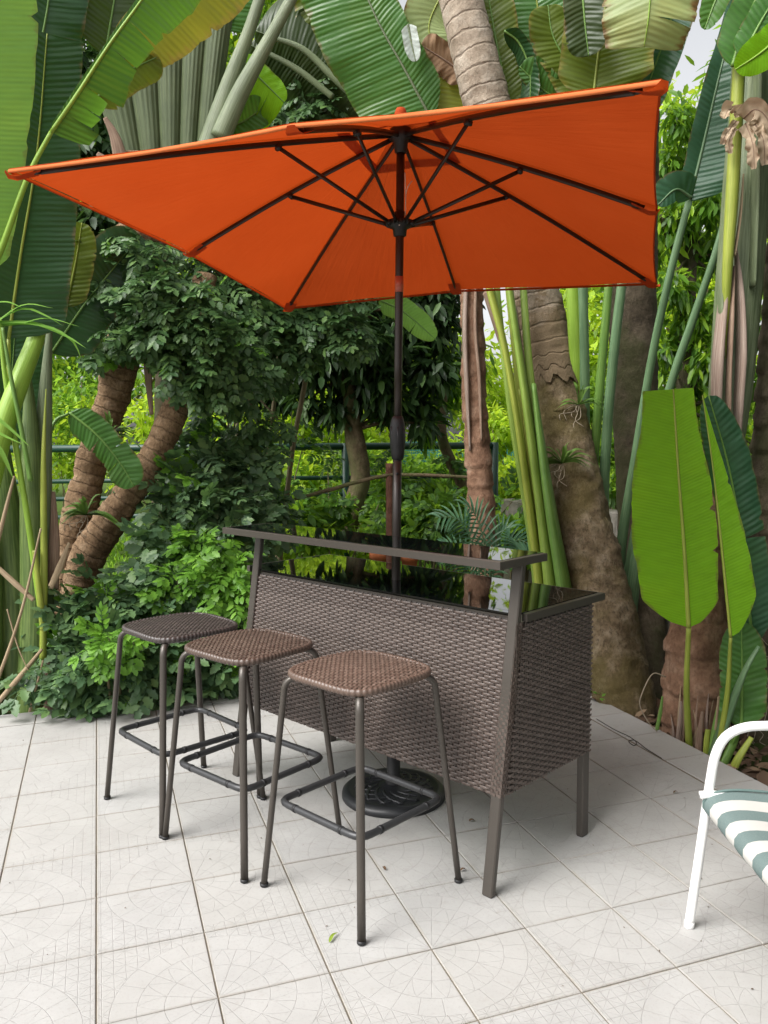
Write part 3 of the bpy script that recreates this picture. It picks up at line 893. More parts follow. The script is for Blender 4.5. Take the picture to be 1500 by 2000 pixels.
sh_ = [(500, 990, 8.2, 60, ML_FAR, 'green shrub under the rail fence behind the left canes'), (590, 1010, 7.4, 60, ML_MANGO, 'leafy plant behind the two slanting canes'),
       (620, 930, 10.8, 60, ML_SUN, 'sunlit shrub beyond the fence left of the bent trunk'), (740, 930, 10.5, 60, ML_FAR, 'shrub beyond the fence just left of the umbrella pole'),
       (820, 990, 8.4, 60, ML_MANGO, 'shrub behind the bar right of the umbrella pole'), (765, 1015, 7.9, 36, ML_FAR, 'low plant behind the thin rustic post'),
       (880, 1020, 7.9, 50, ML_MANGO, 'low green plant left of the brown banana stem'), (1000, 860, 11.5, 55, ML_SUN, 'yellow-green sunlit shrub beyond the fence end post'),
       (1010, 930, 10.5, 50, ML_SUN, 'bright yellow-green shrub above the low concrete wall'), (420, 800, 11, 70, ML_SUN, 'sunny shrub far behind the ringed leaning trunk'),
       (560, 800, 11.5, 80, ML_SUN, 'bright sunlit shrub over the fence rail'), (690, 830, 12, 70, ML_SUN, 'bright shrub behind the bent trunk above the rail'),
       (140, 900, 11.5, 80, ML_SUN, 'green shrub behind the stems at the left edge'), (330, 850, 11.5, 80, ML_SUN, 'green shrub between the two ringed trunks'),
       (120, 800, 11.5, 90, ML_FAR, 'mixed green shrub behind the left trunks'), (990, 1040, 6.6, 38, ML_FAR, 'small leafy plant at the foot of the low wall'),
       (700, 1040, 9.2, 60, ML_SUN, 'sunlit ground plant under the bent trunk'), (560, 1040, 8.8, 60, ML_SUN, 'sunlit ground plant behind the left end of the bar'),
       (830, 940, 10.8, 50, ML_FAR, 'dark green plant in front of the teal net'), (1190, 760, 9.5, 60, ML_FAR, 'green shrub seen between the upright green stems'),
       (1150, 900, 8.5, 50, ML_MANGO, 'plant behind the upright green stems'), (1290, 950, 7.5, 60, ML_MANGO, 'shrub behind the large upright leaf'),
       (1470, 1020, 6.5, 60, ML_FAR, 'shrub at the right edge behind the rough trunk'), (1440, 1180, 6.0, 50, ML_DEEP, 'low dark plant between the right-hand trunks')]
for k, (px, py, Y, r, mt, lab) in enumerate(sh_):
    shrub(lab, px, py, Y, r * 1.25, 1300, mt, .115, .055, seed=k)
# grass and creeping weeds on the ground beyond the patio
rg = np.random.default_rng(5)
n = 26000
gp = np.stack([rg.uniform(-9, 9, n), 5.2 + 12 * rg.random(n) ** 1.3, np.full(n, -.10)], 1)
gp[:, 2] = -.10 + .03 * np.sin(gp[:, 0] * 1.3 + gp[:, 1]) * np.cos(gp[:, 1] * 1.7 - gp[:, 0] * .4)
ij = np.stack([((gp[:, 0] - G0[0]) * gx[0] + (gp[:, 1] - G0[1]) * gx[1]) / S, ((gp[:, 0] - G0[0]) * gy[0] + (gp[:, 1] - G0[1]) * gy[1]) / S], 1)
gp = gp[(ij[:, 0] > 9.2) | (ij[:, 1] > 8.3)]
n = len(gp)
d = rg.normal(size=(n, 3)) * .6; d[:, 2] = np.abs(d[:, 2]) + .6
me = scatter_mesh('ground_cover', [LEAF4], gp, d, rg.normal(size=(n, 3)), rg.uniform(.06, .16, n), ML_FAR, wscale=rg.uniform(.2, .6, n))
tag(obj('ground_cover', me, ML_FAR, kind='stuff'), 'low grass and creeping weeds growing on the soil beyond the patio', 'ground cover')

# ------------------------------------------------------------------ fence, wall, net, rustic rail
M_FENCE = m_plain('green_fence_paint', (.008, .042, .026), .45, 0, .5, .15, 12)
M_CONC = m_bark('weathered_concrete', (.11, .10, .085), (.22, .20, .17), (.32, .30, .26), 0, (.09, .10, .05), 5, .5)
fence = thing('rail_fence', at(500, 900, 9.6) * [1, 1, 0] + [0, 0, -.1], 'dark green metal rail fence crossing behind the bar', 'fence')
FA, FB = at(60, 878, 9.2), at(966, 871, 10.0)
def fpt(s, z):
    p = FA * (1 - s) + FB * s; return np.array([p[0], p[1], z])
for z, r in ((1.49, .042), (1.12, .026), (.92, .026), (.71, .026)):
    m = MB(); m.tube(np.array([fpt(-.15, z), fpt(.5, z + .004), fpt(1.0, z)]), r, 10); obj('rail', m, M_FENCE, fence)
for s in (0, .33, .66, 1.0):
    m = MB(); m.tube(np.array([fpt(s, -.1), fpt(s, 1.53)]), .048, 12); obj('post', m, M_FENCE, fence)
wall = MB()
a, b = at(985, 1000, 7.2), at(1075, 1010, 6.6)
dv = nrm([b[0] - a[0], b[1] - a[1], 0]); nv = np.array([-dv[1], dv[0], 0])
zt_ = at(990, 975, 7.2)[2]
F3 = np.array([dv, nv, [0, 0, 1]]).T
wall.box((-.05, 0, -.1), (2.2, .14, zt_), frame=(np.array([a[0], a[1], 0]), F3), ch=.012)
tag(obj('low_wall', wall, M_CONC, smooth=False), 'low weathered concrete wall between the banana stem and green stems', 'wall')
ldg = MB(); q = at(790, 1100, 7.4)
ldg.box((q[0] - .9, 6.75, -.1), (q[0] + .55, 7.08, .30), ch=.012)
tag(obj('stone_ledge', ldg, M_CONC, smooth=False), 'low stone ledge carrying terracotta pots behind the bar', 'ledge')
# teal netting
t = NT('teal_net'); M_NET = t.done(t.translucent(t.bsdf((.05, .26, .22), .7), (.08, .35, .3), .3))
net = thing('shade_net', at(850, 900, 12.5) * [1, 1, 0] + [0, 0, -.1], 'teal garden netting stretched between posts beyond the fence', 'netting')
xa, xb = at(770, 900, 12.5)[0], at(1010, 900, 12.5)[0]
m = MB()
for k in range(64):
    x = xa + (xb - xa) * k / 63; m.box((x - .006, 12.5, .5), (x + .006, 12.504, 1.52))
for k in range(26):
    z = .5 + 1.02 * k / 25; m.box((xa, 12.504, z - .010), (xb, 12.508, z + .010))
obj('mesh_weave', m, M_NET, net, kind='stuff', smooth=False)
for x in (xa, (xa + xb) / 2, xb):
    m = MB(); m.tube(np.array([(x, 12.54, -.1), (x, 12.54, 1.6)]), .03, 8); obj('post', m, M_FENCE, net)
rust = thing('rustic_rail', at(762, 1000, 6.4) * [1, 1, 0] + [0, 0, -.1], 'thin branch rail tied to a reddish post just behind the umbrella pole', 'garden rail')
M_REDW = m_bark('red_brown_wood', (.07, .03, .02), (.13, .06, .04), (.18, .09, .06), 0, None, 10)
stem('post', rust, [(762, 1290, 6.4), (761, 1000, 6.4), (760, 905, 6.4)], [15, 15, 14], M_REDW, nr=10)
stem('branch', rust, [(575, 975, 6.3), (650, 955, 6.35), (710, 938, 6.38), (758, 928, 6.38)], [6, 8, 8, 7], MK_TREE, nr=8, wob=.006)
stem('branch', rust, [(758, 927, 6.38), (830, 928, 6.38), (915, 932, 6.4)], [7, 7, 6], MK_TREE, nr=8, wob=.004)

# terracotta pots
M_TERRA = m_plain('terracotta', (.42, .13, .05), .8, 0, .3, .15, 18, .3)
def pot(x, y, z, r, h, label, mat=ML_FAR, seed=0):
    root = thing('plant_pot', (x, y, z), label, 'pot', 'terracotta pots on the ledge')
    m = MB(); m.lathe([(r * .6, 0), (r * .66, 0.002), (r * .92, h * .8), (r * 1.04, h * .8), (r * 1.06, h), (r * .95, h), (r * .9, h * .82), (.001, h * .8)], (x, y, z), 28); obj('pot_body', m, M_TERRA, root)
    rg = np.random.default_rng(seed)
    cl = [(np.array([x, y, z + h + r * 2.0]) + rg.normal(size=3) * r * .6, r * .8) for _ in range(6)]
    m = MB()
    for c, _ in cl: m.tube(spline([(x, y, z + h * .8), ((x + c[0]) / 2, (y + c[1]) / 2, z + h + .03), c], 7), .005, 6)
    obj('stem', m, MS_GREEN, root, kind='stuff')
    obj('foliage', crown_mesh('foliage', rg, cl, 70, .10, .05, mat, templ=LEAF8), mat, root, kind='stuff')
for k, (px, py, r, lab) in enumerate(((742, 1076, .088, 'wider terracotta pot behind the bar, just left of the umbrella pole'), (800, 1082, .074, 'smaller terracotta pot behind the bar, right of the umbrella pole'))):
    q = at(px, py, 6.9); pot(q[0], 6.92, .30, r, q[2] - .30, lab, seed=k)

# ------------------------------------------------------------------ the leafy bush at the left and the tree over it
SPR = [sprig_template(4, 'lobed', .36, .25, s, 1.0, .22) for s in range(3)] + [sprig_template(5, 'leaf8', .32, .20, 9, 1.0, .3), sprig_template(3, 'lobed', .42, .30, 5, .9, .2)]
def compound_plant(name, label, cat, clumps_px, n, mat, sz, seed, stems, nparts=300, young=0.0, front=True, stem_mat=MS_CANE, group=None, lim=None, shell=.45, droop=.35):
    rg = np.random.default_rng(seed)
    cl = [(at(px, py, Y), px2m(r, Y)) for px, py, Y, r in clumps_px]
    b = np.mean([c for c, r in cl], axis=0)
    root = thing(name, (b[0], b[1], -.1), label, cat, group)
    p, v = clump_points(rg, cl, n, shell)
    p[:, 2] = np.maximum(p[:, 2], .02)
    tocam = CAMP - p; tocam /= np.linalg.norm(tocam, axis=1)[:, None]
    d = v * .7 + rg.normal(size=(n, 3)) * .5 + tocam * .35; d[:, 2] -= droop
    up = np.array([0, 0, 1.0]) + v * .3 + tocam * .55 + rg.normal(size=(n, 3)) * .25
    sc = sz * rg.uniform(.75, 1.3, n)
    which = rg.integers(0, len(SPR), n)
    # the sprigs nearest to the camera are leaves of their own
    front_score = np.linalg.norm(p - CAMP, axis=1) - .25 * np.einsum('ij,ij->i', v, tocam)
    order = np.argsort(front_score)
    near_, rest = order[:nparts], order[nparts:]
    meshes = []
    for k, (tv, tf) in enumerate(SPR):
        for mt in (mat, ML_NEW):
            me = bpy.data.meshes.new('leaf'); fast_mesh(me, tv, tf)
            me.polygons.foreach_set('use_smooth', np.ones(len(me.polygons), bool)); me.materials.append(mt); meshes.append(me)
    dd, ss, uu = frames(d, up)
    og = ORIGIN[root.name]
    for i in near_:
        yg = 1 if rg.random() < young else 0
        o = bpy.data.objects.new('leaf', meshes[which[i] * 2 + yg]); COL.objects.link(o); o.parent = root
        M = np.eye(4); s_ = sc[i] * (.8 if yg else 1)
        M[:3, 0] = dd[i] * s_; M[:3, 1] = ss[i] * s_; M[:3, 2] = uu[i] * s_; M[:3, 3] = p[i] - og
        o.matrix_basis = Matrix(M.tolist())
    yg = rg.random(len(rest)) < young * .6
    for name_, sel, mt in (('foliage', rest[~yg], mat), ('young_foliage', rest[yg], ML_NEW)):
        if len(sel): obj(name_, scatter_mesh(name_, SPR, p[sel], d[sel], up[sel], sc[sel], mt, which[sel]), mt, root, kind='stuff')
    m = MB()
    for c, r in cl:
        s0 = min(stems, key=lambda q: np.linalg.norm(np.array(q) - c))
        m.tube(spline([s0, (np.array(s0) + c) / 2 + rg.normal(size=3) * .04, c], 9), np.linspace(.014, .005, 9), 6)
    obj('stem', m, stem_mat, root, kind='stuff')
    return root
g_ = lambda px, Y: [at(px, 1300, Y)[0], Y, -.1]
compound_plant('leafy_bush', 'dense dark green bush with lobed compound leaves spilling over the patio edge', 'bush',
    [(130, 1300, 4.75, 52), (170, 1345, 4.72, 40), (215, 1275, 4.72, 55), (255, 1340, 4.78, 48), (300, 1270, 4.85, 58), (340, 1325, 4.95, 45), (385, 1250, 5.0, 58), (415, 1315, 5.05, 45),
     (140, 1205, 4.9, 48), (205, 1180, 5.0, 55), (270, 1190, 5.0, 55), (330, 1160, 5.1, 58), (395, 1160, 5.15, 60), (440, 1200, 5.2, 50), (340, 1085, 5.3, 55), (400, 1060, 5.4, 60), (450, 1090, 5.4, 50),
     (385, 985, 5.6, 58), (440, 1000, 5.7, 55), (330, 1010, 5.6, 40), (480, 1050, 5.6, 40), (420, 930, 5.8, 45), (165, 1395, 4.62, 18), (460, 1320, 5.2, 35), (480, 940, 6.0, 40), (520, 1000, 6.1, 45), (380, 900, 6.0, 40)],
    1500, ML_BUSH, .19, 21, [g_(180, 4.95), g_(300, 5.1), g_(400, 5.3), g_(440, 5.7)], young=.16)
compound_plant('climbing_shrub', 'tall dark compound-leaved shrub hanging over the ringed trunks under the umbrella edge', 'shrub',
    [(215, 480, 5.5, 42), (290, 500, 5.45, 52), (240, 560, 5.5, 48), (330, 570, 5.35, 60), (262, 630, 5.45, 50), (215, 660, 5.5, 34), (310, 650, 5.35, 55), (390, 620, 5.35, 62), (360, 700, 5.35, 48), (440, 680, 5.5, 58), (425, 745, 5.5, 42), (470, 740, 5.8, 46), (395, 740, 5.45, 30), (300, 575, 5.3, 40),
     (500, 640, 6.1, 60), (540, 690, 6.2, 50), (600, 640, 6.2, 55), (660, 640, 6.3, 45), (700, 650, 6.3, 32), (480, 570, 6.2, 60), (420, 530, 6.1, 60), (560, 590, 6.3, 60), (640, 570, 6.4, 60), (490, 820, 6.2, 30), (400, 800, 6.0, 26), (455, 850, 6.1, 30), (380, 850, 6.1, 24), (520, 880, 6.3, 26), (440, 900, 6.1, 30), (545, 820, 6.3, 24),
     (400, 300, 6.5, 60), (470, 260, 6.5, 55), (540, 225, 6.5, 45), (610, 215, 6.5, 45), (680, 215, 6.6, 45), (740, 250, 6.6, 50), (560, 380, 6.5, 90), (700, 400, 6.6, 90), (390, 420, 6.3, 70)],
    2700, ML_VINE, .155, 22, [at(452, 700, 6.4), at(468, 560, 6.4), at(320, 600, 5.7), at(600, 640, 6.5), at(250, 560, 5.7), at(560, 330, 6.5), at(700, 330, 6.6)], young=.03, nparts=300, droop=.6)
compound_plant('lime_shrub', 'bright lime green young shrub beside the left end of the bar', 'shrub',
    [(390, 1105, 4.98, 34), (430, 1140, 4.95, 36), (455, 1110, 5.0, 30), (370, 1065, 5.1, 28), (345, 1130, 4.95, 24), (450, 1165, 4.9, 24), (410, 1080, 5.05, 28)],
    120, ML_NEW, .15, 23, [g_(420, 5.1), g_(380, 5.1)], nparts=110)
compound_plant('lime_sprout', 'small lime green sprout in the dark bush just left of the farthest stool', 'plant', [(212, 1242, 4.52, 22), (262, 1235, 4.55, 16), (205, 1275, 4.5, 14)], 26, ML_NEW, .14, 24, [g_(230, 4.75)], nparts=26)
compound_plant('creeper', 'sparse mid green creeper scrambling in front of the rail fence', 'creeper',
    [(480, 900, 7.6, 34), (540, 950, 7.5, 36), (520, 870, 7.8, 26), (610, 985, 7.4, 40), (640, 900, 8.6, 26), (740, 985, 7.2, 36), (830, 950, 8.6, 34), (860, 1000, 7.6, 36), (740, 900, 8.8, 24), (590, 880, 8.6, 22), (880, 900, 9.0, 22), (420, 860, 7.4, 34), (1000, 980, 6.9, 24)],
    210, ML_MID, .17, 26, [g_(520, 7.6), g_(640, 7.6), g_(840, 7.8), g_(440, 7.4)], nparts=150, young=.15)
cane = thing('cane_clump', g_(500, 6.6), 'thin brown canes standing behind the left end of the bar', 'canes')
for pts, w in (([(462, 1240, 6.5), (458, 1000, 6.5), (450, 850, 6.5), (447, 660, 6.5)], [9, 8, 8, 5]), ([(470, 1240, 6.6), (466, 1000, 6.6), (463, 850, 6.6), (468, 640, 6.6)], [8, 7, 7, 5]),
               ([(505, 1240, 6.6), (514, 1030, 6.6), (525, 880, 6.6), (542, 720, 6.6), (556, 600, 6.6)], [10, 10, 9, 8, 6]), ([(540, 1240, 6.5), (552, 1035, 6.5), (572, 880, 6.5), (600, 720, 6.5), (625, 600, 6.5)], [11, 11, 10, 10, 7]),
               ([(545, 1060, 6.7), (535, 950, 6.7), (528, 860, 6.7)], [4, 4, 3])):
    stem('cane', cane, pts, w, MS_CANE, nr=8, wob=.004)

# ------------------------------------------------------------------ left: banana clump at the patio edge
BA = thing('banana_clump', on_z(40, 1385) * [1, 1, 0] + [0, .1, -.1], 'large banana clump with thick green stems at the left edge of the patio', 'banana plant')
for pts, w, mt in (([(20, 1420, 4.95), (20, 1200, 4.95), (8, 1000, 4.95), (-5, 760, 4.95)], [86, 80, 62, 8], MS_SHEATH), ([(62, 1415, 4.85), (66, 1200, 4.85), (62, 1000, 4.85), (58, 800, 4.9), (50, 700, 4.9)], [60, 56, 48, 40, 6], MS_SHEATH),
                   ([(84, 1405, 4.95), (86, 1200, 4.95), (84, 950, 4.95), (88, 780, 4.95), (100, 600, 5.0)], [44, 40, 36, 30, 6], MS_GREY), ([(-30, 1420, 4.8), (-25, 1100, 4.8), (-20, 900, 4.8)], [70, 60, 8], MS_SHEATH)):
    stem('stem', BA, pts, w, mt, flat=.8, nr=16)
for pts, w, mt in (([(-25, 960, 4.62), (5, 840, 4.66), (42, 735, 4.75), (72, 655, 4.86), (92, 560, 4.9)], [44, 42, 38, 32, 22], MS_BRIGHT), ([(80, 1190, 4.7), (55, 1020, 4.7), (28, 850, 4.7), (8, 720, 4.7), (0, 620, 4.7)], [13, 12, 11, 10, 7], MS_BRIGHT),
                   ([(84, 1290, 4.7), (86, 1100, 4.7), (85, 900, 4.7), (90, 760, 4.75)], [14, 14, 12, 2], MS_YELLOW), ([(85, 1230, 4.66), (73, 1120, 4.66), (68, 1075, 4.66)], [14, 12, 10], MS_YELLOW),
                   ([(60, 940, 4.65), (40, 830, 4.65), (22, 740, 4.65), (5, 640, 4.65)], [10, 9, 8, 6], MS_GREEN)):
    stem('stalk', BA, pts, w, mt, nr=10)
for pts, w in (([(-20, 1370, 4.55), (40, 1200, 4.55), (80, 1032, 4.55)], [8, 6, 4]), ([(-5, 1108, 4.56), (30, 1140, 4.56), (66, 1172, 4.56)], [10, 12, 9]), ([(-20, 1390, 4.56), (40, 1320, 4.56), (82, 1268, 4.6)], [9, 11, 6]),
               ([(58, 1390, 4.6), (74, 1330, 4.6), (84, 1290, 4.6)], [6, 5, 4]), ([(-5, 1060, 4.55), (15, 980, 4.55), (28, 930, 4.55)], [9, 8, 5]), ([(14, 1190, 4.55), (34, 1260, 4.55), (55, 1310, 4.55)], [3, 3, 2])):
    stem('dry_stalk', BA, pts, w, MS_TAN, nr=8)
stem('dry_sheath', BA, [(102, 1150, 4.9), (106, 1050, 4.9), (104, 960, 4.9)], [26, 22, 8], MS_DRY, flat=.35)
stem('dry_sheath', BA, [(94, 1400, 4.72), (96, 1340, 4.72), (92, 1290, 4.72)], [20, 20, 12], MS_DRY, flat=.4)
stem('dry_sheath', BA, [(98, 1150, 4.8), (118, 1105, 4.8), (135, 1060, 4.8)], [12, 14, 5], MS_TAN, flat=.3)
big_leaf(BA, [(-105, 560, 4.3), (-72, 380, 4.3), (-40, 150, 4.25), (-20, -120, 4.2)], 98, MB_LIGHT, MS_BRIGHT, fold=.1, droop=.05, keys=[1, 1, .95, .9], petiole=[(-90, 1000, 4.6), (-100, 750, 4.4)])
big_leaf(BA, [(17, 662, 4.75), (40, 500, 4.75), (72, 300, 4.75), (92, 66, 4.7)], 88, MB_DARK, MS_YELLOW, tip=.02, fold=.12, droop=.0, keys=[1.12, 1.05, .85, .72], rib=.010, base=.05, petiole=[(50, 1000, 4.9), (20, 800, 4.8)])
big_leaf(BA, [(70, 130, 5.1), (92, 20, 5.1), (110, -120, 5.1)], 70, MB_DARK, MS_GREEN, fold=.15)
big_leaf(BA, [(100, 258, 4.3), (150, 185, 4.3), (215, 85, 4.32), (290, -20, 4.4), (350, -120, 4.5)], 86, MB_MID, MS_BRIGHT, wl=.10, wr=1.0, fold=-.1, droop=.1, tip=.1, base=.03, rib=.011, roll=.15,
    tears=[(1, .10, .5), (1, .16, .6), (1, .235, -.1), (1, .42, .1), (1, .56, .15)], keys=[.75, .95, .75, .85, 1.1, 1.1], petiole=[(-30, 560, 4.35), (5, 480, 4.32), (55, 345, 4.3)], pet_r=.012)
big_leaf(BA, [(225, 70, 4.9), (310, 20, 4.9), (410, -60, 4.95), (480, -150, 5.0)], 84, MB_YELL, MS_YELLOW, wl=.3, wr=1.0, fold=0, droop=.1)
big_leaf(BA, [(180, 200, 5.0), (240, 145, 5.0), (310, 110, 5.0)], 38, MB_OLIVE, MS_GREEN, wl=.5)
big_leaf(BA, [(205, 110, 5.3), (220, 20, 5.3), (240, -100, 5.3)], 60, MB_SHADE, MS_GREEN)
big_leaf(BA, [(128, 600, 5.2), (146, 520, 5.2), (160, 435, 5.2)], 36, MB_OLIVE, MS_YELLOW, fold=.3, tip=.4)
big_leaf(BA, [(100, 690, 5.3), (165, 595, 5.3), (225, 520, 5.35), (275, 460, 5.4)], 62, MB_DARK, MS_GREEN, fold=.2, tip=.3, petiole=[(80, 900, 5.2), (80, 780, 5.25)])
big_leaf(BA, [(0, 870, 5.2), (20, 760, 5.2), (30, 640, 5.2)], 60, MB_DARK, MS_GREEN)
big_leaf(BA, [(136, 806, 5.2), (190, 850, 5.2), (235, 905, 5.2), (262, 950, 5.2)], 34, MB_MID, MS_GREEN, roll=.35, fold=.1, tears=[(1, .4, .2), (1, .7, -.1), (-1, .55, .15)], petiole=[(90, 1000, 5.1), (100, 840, 5.15)])

# palm seedlings with narrow straps
def strap_plant(name, label, specs, mat, cat='palm', group=None, root_px=None, rootmat=M_ROOT, roots=0):
    b = at(*root_px)
    rt = thing(name, b if roots else (b[0], b[1], -.1), label, cat, group)
    for pts, w in specs:
        m = MB(); Y = pts[0][2]
        strap(m, W(pts), px2m(w / 2, Y), up=(0.1, -.5, 1)); obj('leaf', m, mat, rt)
    if roots:
        rg = np.random.default_rng(roots); m = MB()
        for k in range(roots):
            q = [b]
            for _ in range(4): q.append(q[-1] + np.array([rg.normal(0, .03), rg.normal(-.012, .01), rg.uniform(-.05, .0)]))
            m.tube(spline(q, 14), .0022, 5)
        obj('root', m, rootmat, rt, kind='stuff')
    return rt
sd_ = strap_plant('palm_seedling', 'light green palm seedling with drooping straps at the left edge', [
    ([(-40, 660, 4.2), (40, 598, 4.2), (105, 602, 4.2)], 10), ([(-40, 650, 4.2), (40, 605, 4.2), (85, 615, 4.2), (122, 636, 4.2)], 12), ([(-40, 640, 4.2), (30, 635, 4.2), (90, 622, 4.2), (155, 638, 4.2)], 8),
    ([(-40, 632, 4.2), (60, 632, 4.2), (125, 655, 4.2), (168, 680, 4.2)], 16), ([(-40, 634, 4.2), (80, 636, 4.2), (140, 665, 4.2), (158, 700, 4.2)], 13), ([(-40, 800, 4.2), (0, 822, 4.2), (58, 872, 4.2)], 10), ([(-50, 820, 4.2), (5, 850, 4.2), (45, 868, 4.2)], 9),
    ([(-40, 840, 4.2), (0, 880, 4.2), (26, 935, 4.2)], 12), ([(-40, 600, 4.2), (10, 590, 4.2), (45, 602, 4.2)], 9)], ML_STRAP, root_px=(-45, 1000, 4.2))
stem('stalk', sd_, [(-48, 1330, 4.2), (-45, 1000, 4.2), (-42, 800, 4.2), (-42, 640, 4.2)], [16, 14, 12, 8], MS_GREEN)
def rosette(name, label, px, py, Y, n, rpx, w, seed, mat=ML_AIR, roots=5, group='air plants on the trunks'):
    rg = np.random.default_rng(seed); sp = []
    for k in range(n):
        a = rg.uniform(-.15, PI + .15); L_ = rpx * rg.uniform(.6, 1.15)
        ex, ey = px + L_ * math.cos(a), py - L_ * math.sin(a) * .75 + abs(math.cos(a)) * L_ * .35
        sp.append(([(px, py, Y), ((px + ex) / 2, (py + ey) / 2 - L_ * .18, Y - .03), (ex, ey, Y - .02 + rg.normal(0, .03))], w))
    return strap_plant(name, label, sp, mat, 'air plant', group, root_px=(px, py, Y), roots=roots)
rosette('air_plant', 'spiky air plant with dangling roots halfway up the leaning trunk', 1098, 905, 5.12, 18, 72, 9, 3)
rosette('air_plant', 'sparse air plant growing higher on the leaning trunk', 1130, 790, 5.24, 7, 60, 8, 4)
rosette('air_plant', 'green rosette growing low on the thicker ringed trunk', 168, 1005, 5.25, 16, 66, 10, 6)
rosette('air_plant', 'green rosette growing high on the thicker ringed trunk', 215, 850, 5.3, 16, 62, 9, 7)

# ------------------------------------------------------------------ left: two ringed trunks, fan palm
TP = thing('travellers_palm', [at(120, 1150, 5.7)[0], 5.7, -.1], 'fan palm with a shaggy ringed trunk and pale striped sheath fan behind the umbrella', 'palm tree')
trunk('trunk', TP, [(105, 1285, 5.7), (120, 1140, 5.7), (150, 1020, 5.7), (182, 900, 5.7), (215, 790, 5.7), (240, 690, 5.7), (255, 560, 5.7), (275, 440, 5.75), (295, 320, 5.8)], [72, 65, 61, 60, 62, 66, 66, 84, 110], MK_RING, ring=.085, ramp_=.07, rough=.16, seed=2, nr=26)
rg = np.random.default_rng(9)
# the overlapping leaf bases make one flat ribbed fan
for k, (f0, f1) in enumerate(((0, .24), (.20, .44), (.40, .64), (.60, .82), (.78, 1.0))):
    na, nt = 22, 26
    V = np.zeros((nt, na, 3)); U = np.zeros((nt, na, 2))
    for i in range(nt):
        q = i / (nt - 1)
        for j in range(na):
            f = f0 + (f1 - f0) * j / (na - 1)
            bx, by = 258 + 150 * f, 410
            tx, ty = 188 + 285 * f, 185 - 275 * f ** .8
            x = bx + (tx - bx) * (q ** 1.15); y = by + (ty - by) * q
            e = (j / (na - 1)) * 2 - 1
            V[i, j] = at(x, y, 5.76 - .03 * k + .05 * e * e + .006 * math.sin(j * 1.9) * q)
            U[i, j] = (q * 1.1, f * 3)
    m = MB(); m.grid(V, uv=U)
    obj('sheath', m, MS_FAN, TP)
for pts, w in (([(400, 330, 5.6), (440, 190, 5.6), (490, 50, 5.6), (525, -60, 5.6)], [58, 38, 24, 20]), ([(430, 270, 5.55), (470, 180, 5.55), (530, 70, 5.55), (590, -40, 5.55)], [40, 34, 24, 20]), ([(720, 215, 6.2), (650, 150, 6.2), (590, 95, 6.2), (520, 70, 6.2)], [14, 14, 12, 8]), ([(650, 190, 6.25), (580, 135, 6.25), (500, 92, 6.25)], [12, 12, 8])):
    stem('petiole', TP, pts, w, MS_GREY, flat=.7)
for pts, w in (([(240, 330, 5.6), (225, 270, 5.6), (205, 230, 5.6)], [30, 22, 8]), ([(250, 360, 5.58), (215, 320, 5.58), (190, 300, 5.58)], [26, 20, 8]), ([(275, 540, 5.6), (285, 640, 5.6), (290, 740, 5.6), (296, 810, 5.6)], [22, 20, 16, 8]), ([(232, 560, 5.6), (226, 640, 5.6), (222, 700, 5.6)], [24, 20, 10]), ([(258, 570, 5.58), (262, 640, 5.58), (255, 720, 5.58)], [22, 26, 12])):
    stem('dry_sheath', TP, pts, w, MS_DRY, flat=.35)
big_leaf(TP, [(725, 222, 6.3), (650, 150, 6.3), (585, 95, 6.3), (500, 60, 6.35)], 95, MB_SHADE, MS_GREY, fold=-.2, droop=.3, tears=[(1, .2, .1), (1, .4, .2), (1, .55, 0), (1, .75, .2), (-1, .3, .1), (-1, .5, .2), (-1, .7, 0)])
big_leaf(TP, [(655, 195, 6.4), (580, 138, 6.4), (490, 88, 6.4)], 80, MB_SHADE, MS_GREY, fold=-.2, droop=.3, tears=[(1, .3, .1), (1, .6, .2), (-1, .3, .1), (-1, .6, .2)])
big_leaf(TP, [(468, 112, 5.9), (505, 150, 5.9), (555, 200, 5.9)], 84, MB_BRIGHT, MS_GREEN, wl=.3, wr=1.0, fold=-.05, tip=.35, tears=[(1, .25, .08), (1, .45, -.05), (1, .72, .1)])
big_leaf(TP, [(430, 245, 5.95), (470, 240, 5.95), (520, 205, 5.95)], 30, MB_MID, MS_GREEN)
big_leaf(TP, [(620, -60, 6.3), (640, 30, 6.3), (655, 85, 6.3)], 60, MB_OLIVE, MS_GREEN, tears=[(1, .4, .2), (-1, .3, .2)])
big_leaf(TP, [(445, 60, 6.0), (460, 20, 6.0), (480, -60, 6.0)], 40, MB_MID, MS_GREEN)
LP = thing('leaning_palm', [at(170, 1100, 5.5)[0], 5.5, -.1], 'leaning ringed brown palm trunk rising from behind the bush', 'palm tree')
trunk('trunk', LP, [(120, 1330, 5.5), (165, 1110, 5.5), (205, 1035, 5.5), (255, 960, 5.5), (300, 890, 5.55), (335, 815, 5.6), (362, 740, 5.65), (385, 640, 5.75), (400, 540, 5.85)], [72, 70, 67, 63, 59, 55, 50, 46, 42], MK_RING, ring=.055, ramp_=.06, rough=.12, seed=3, nr=26)

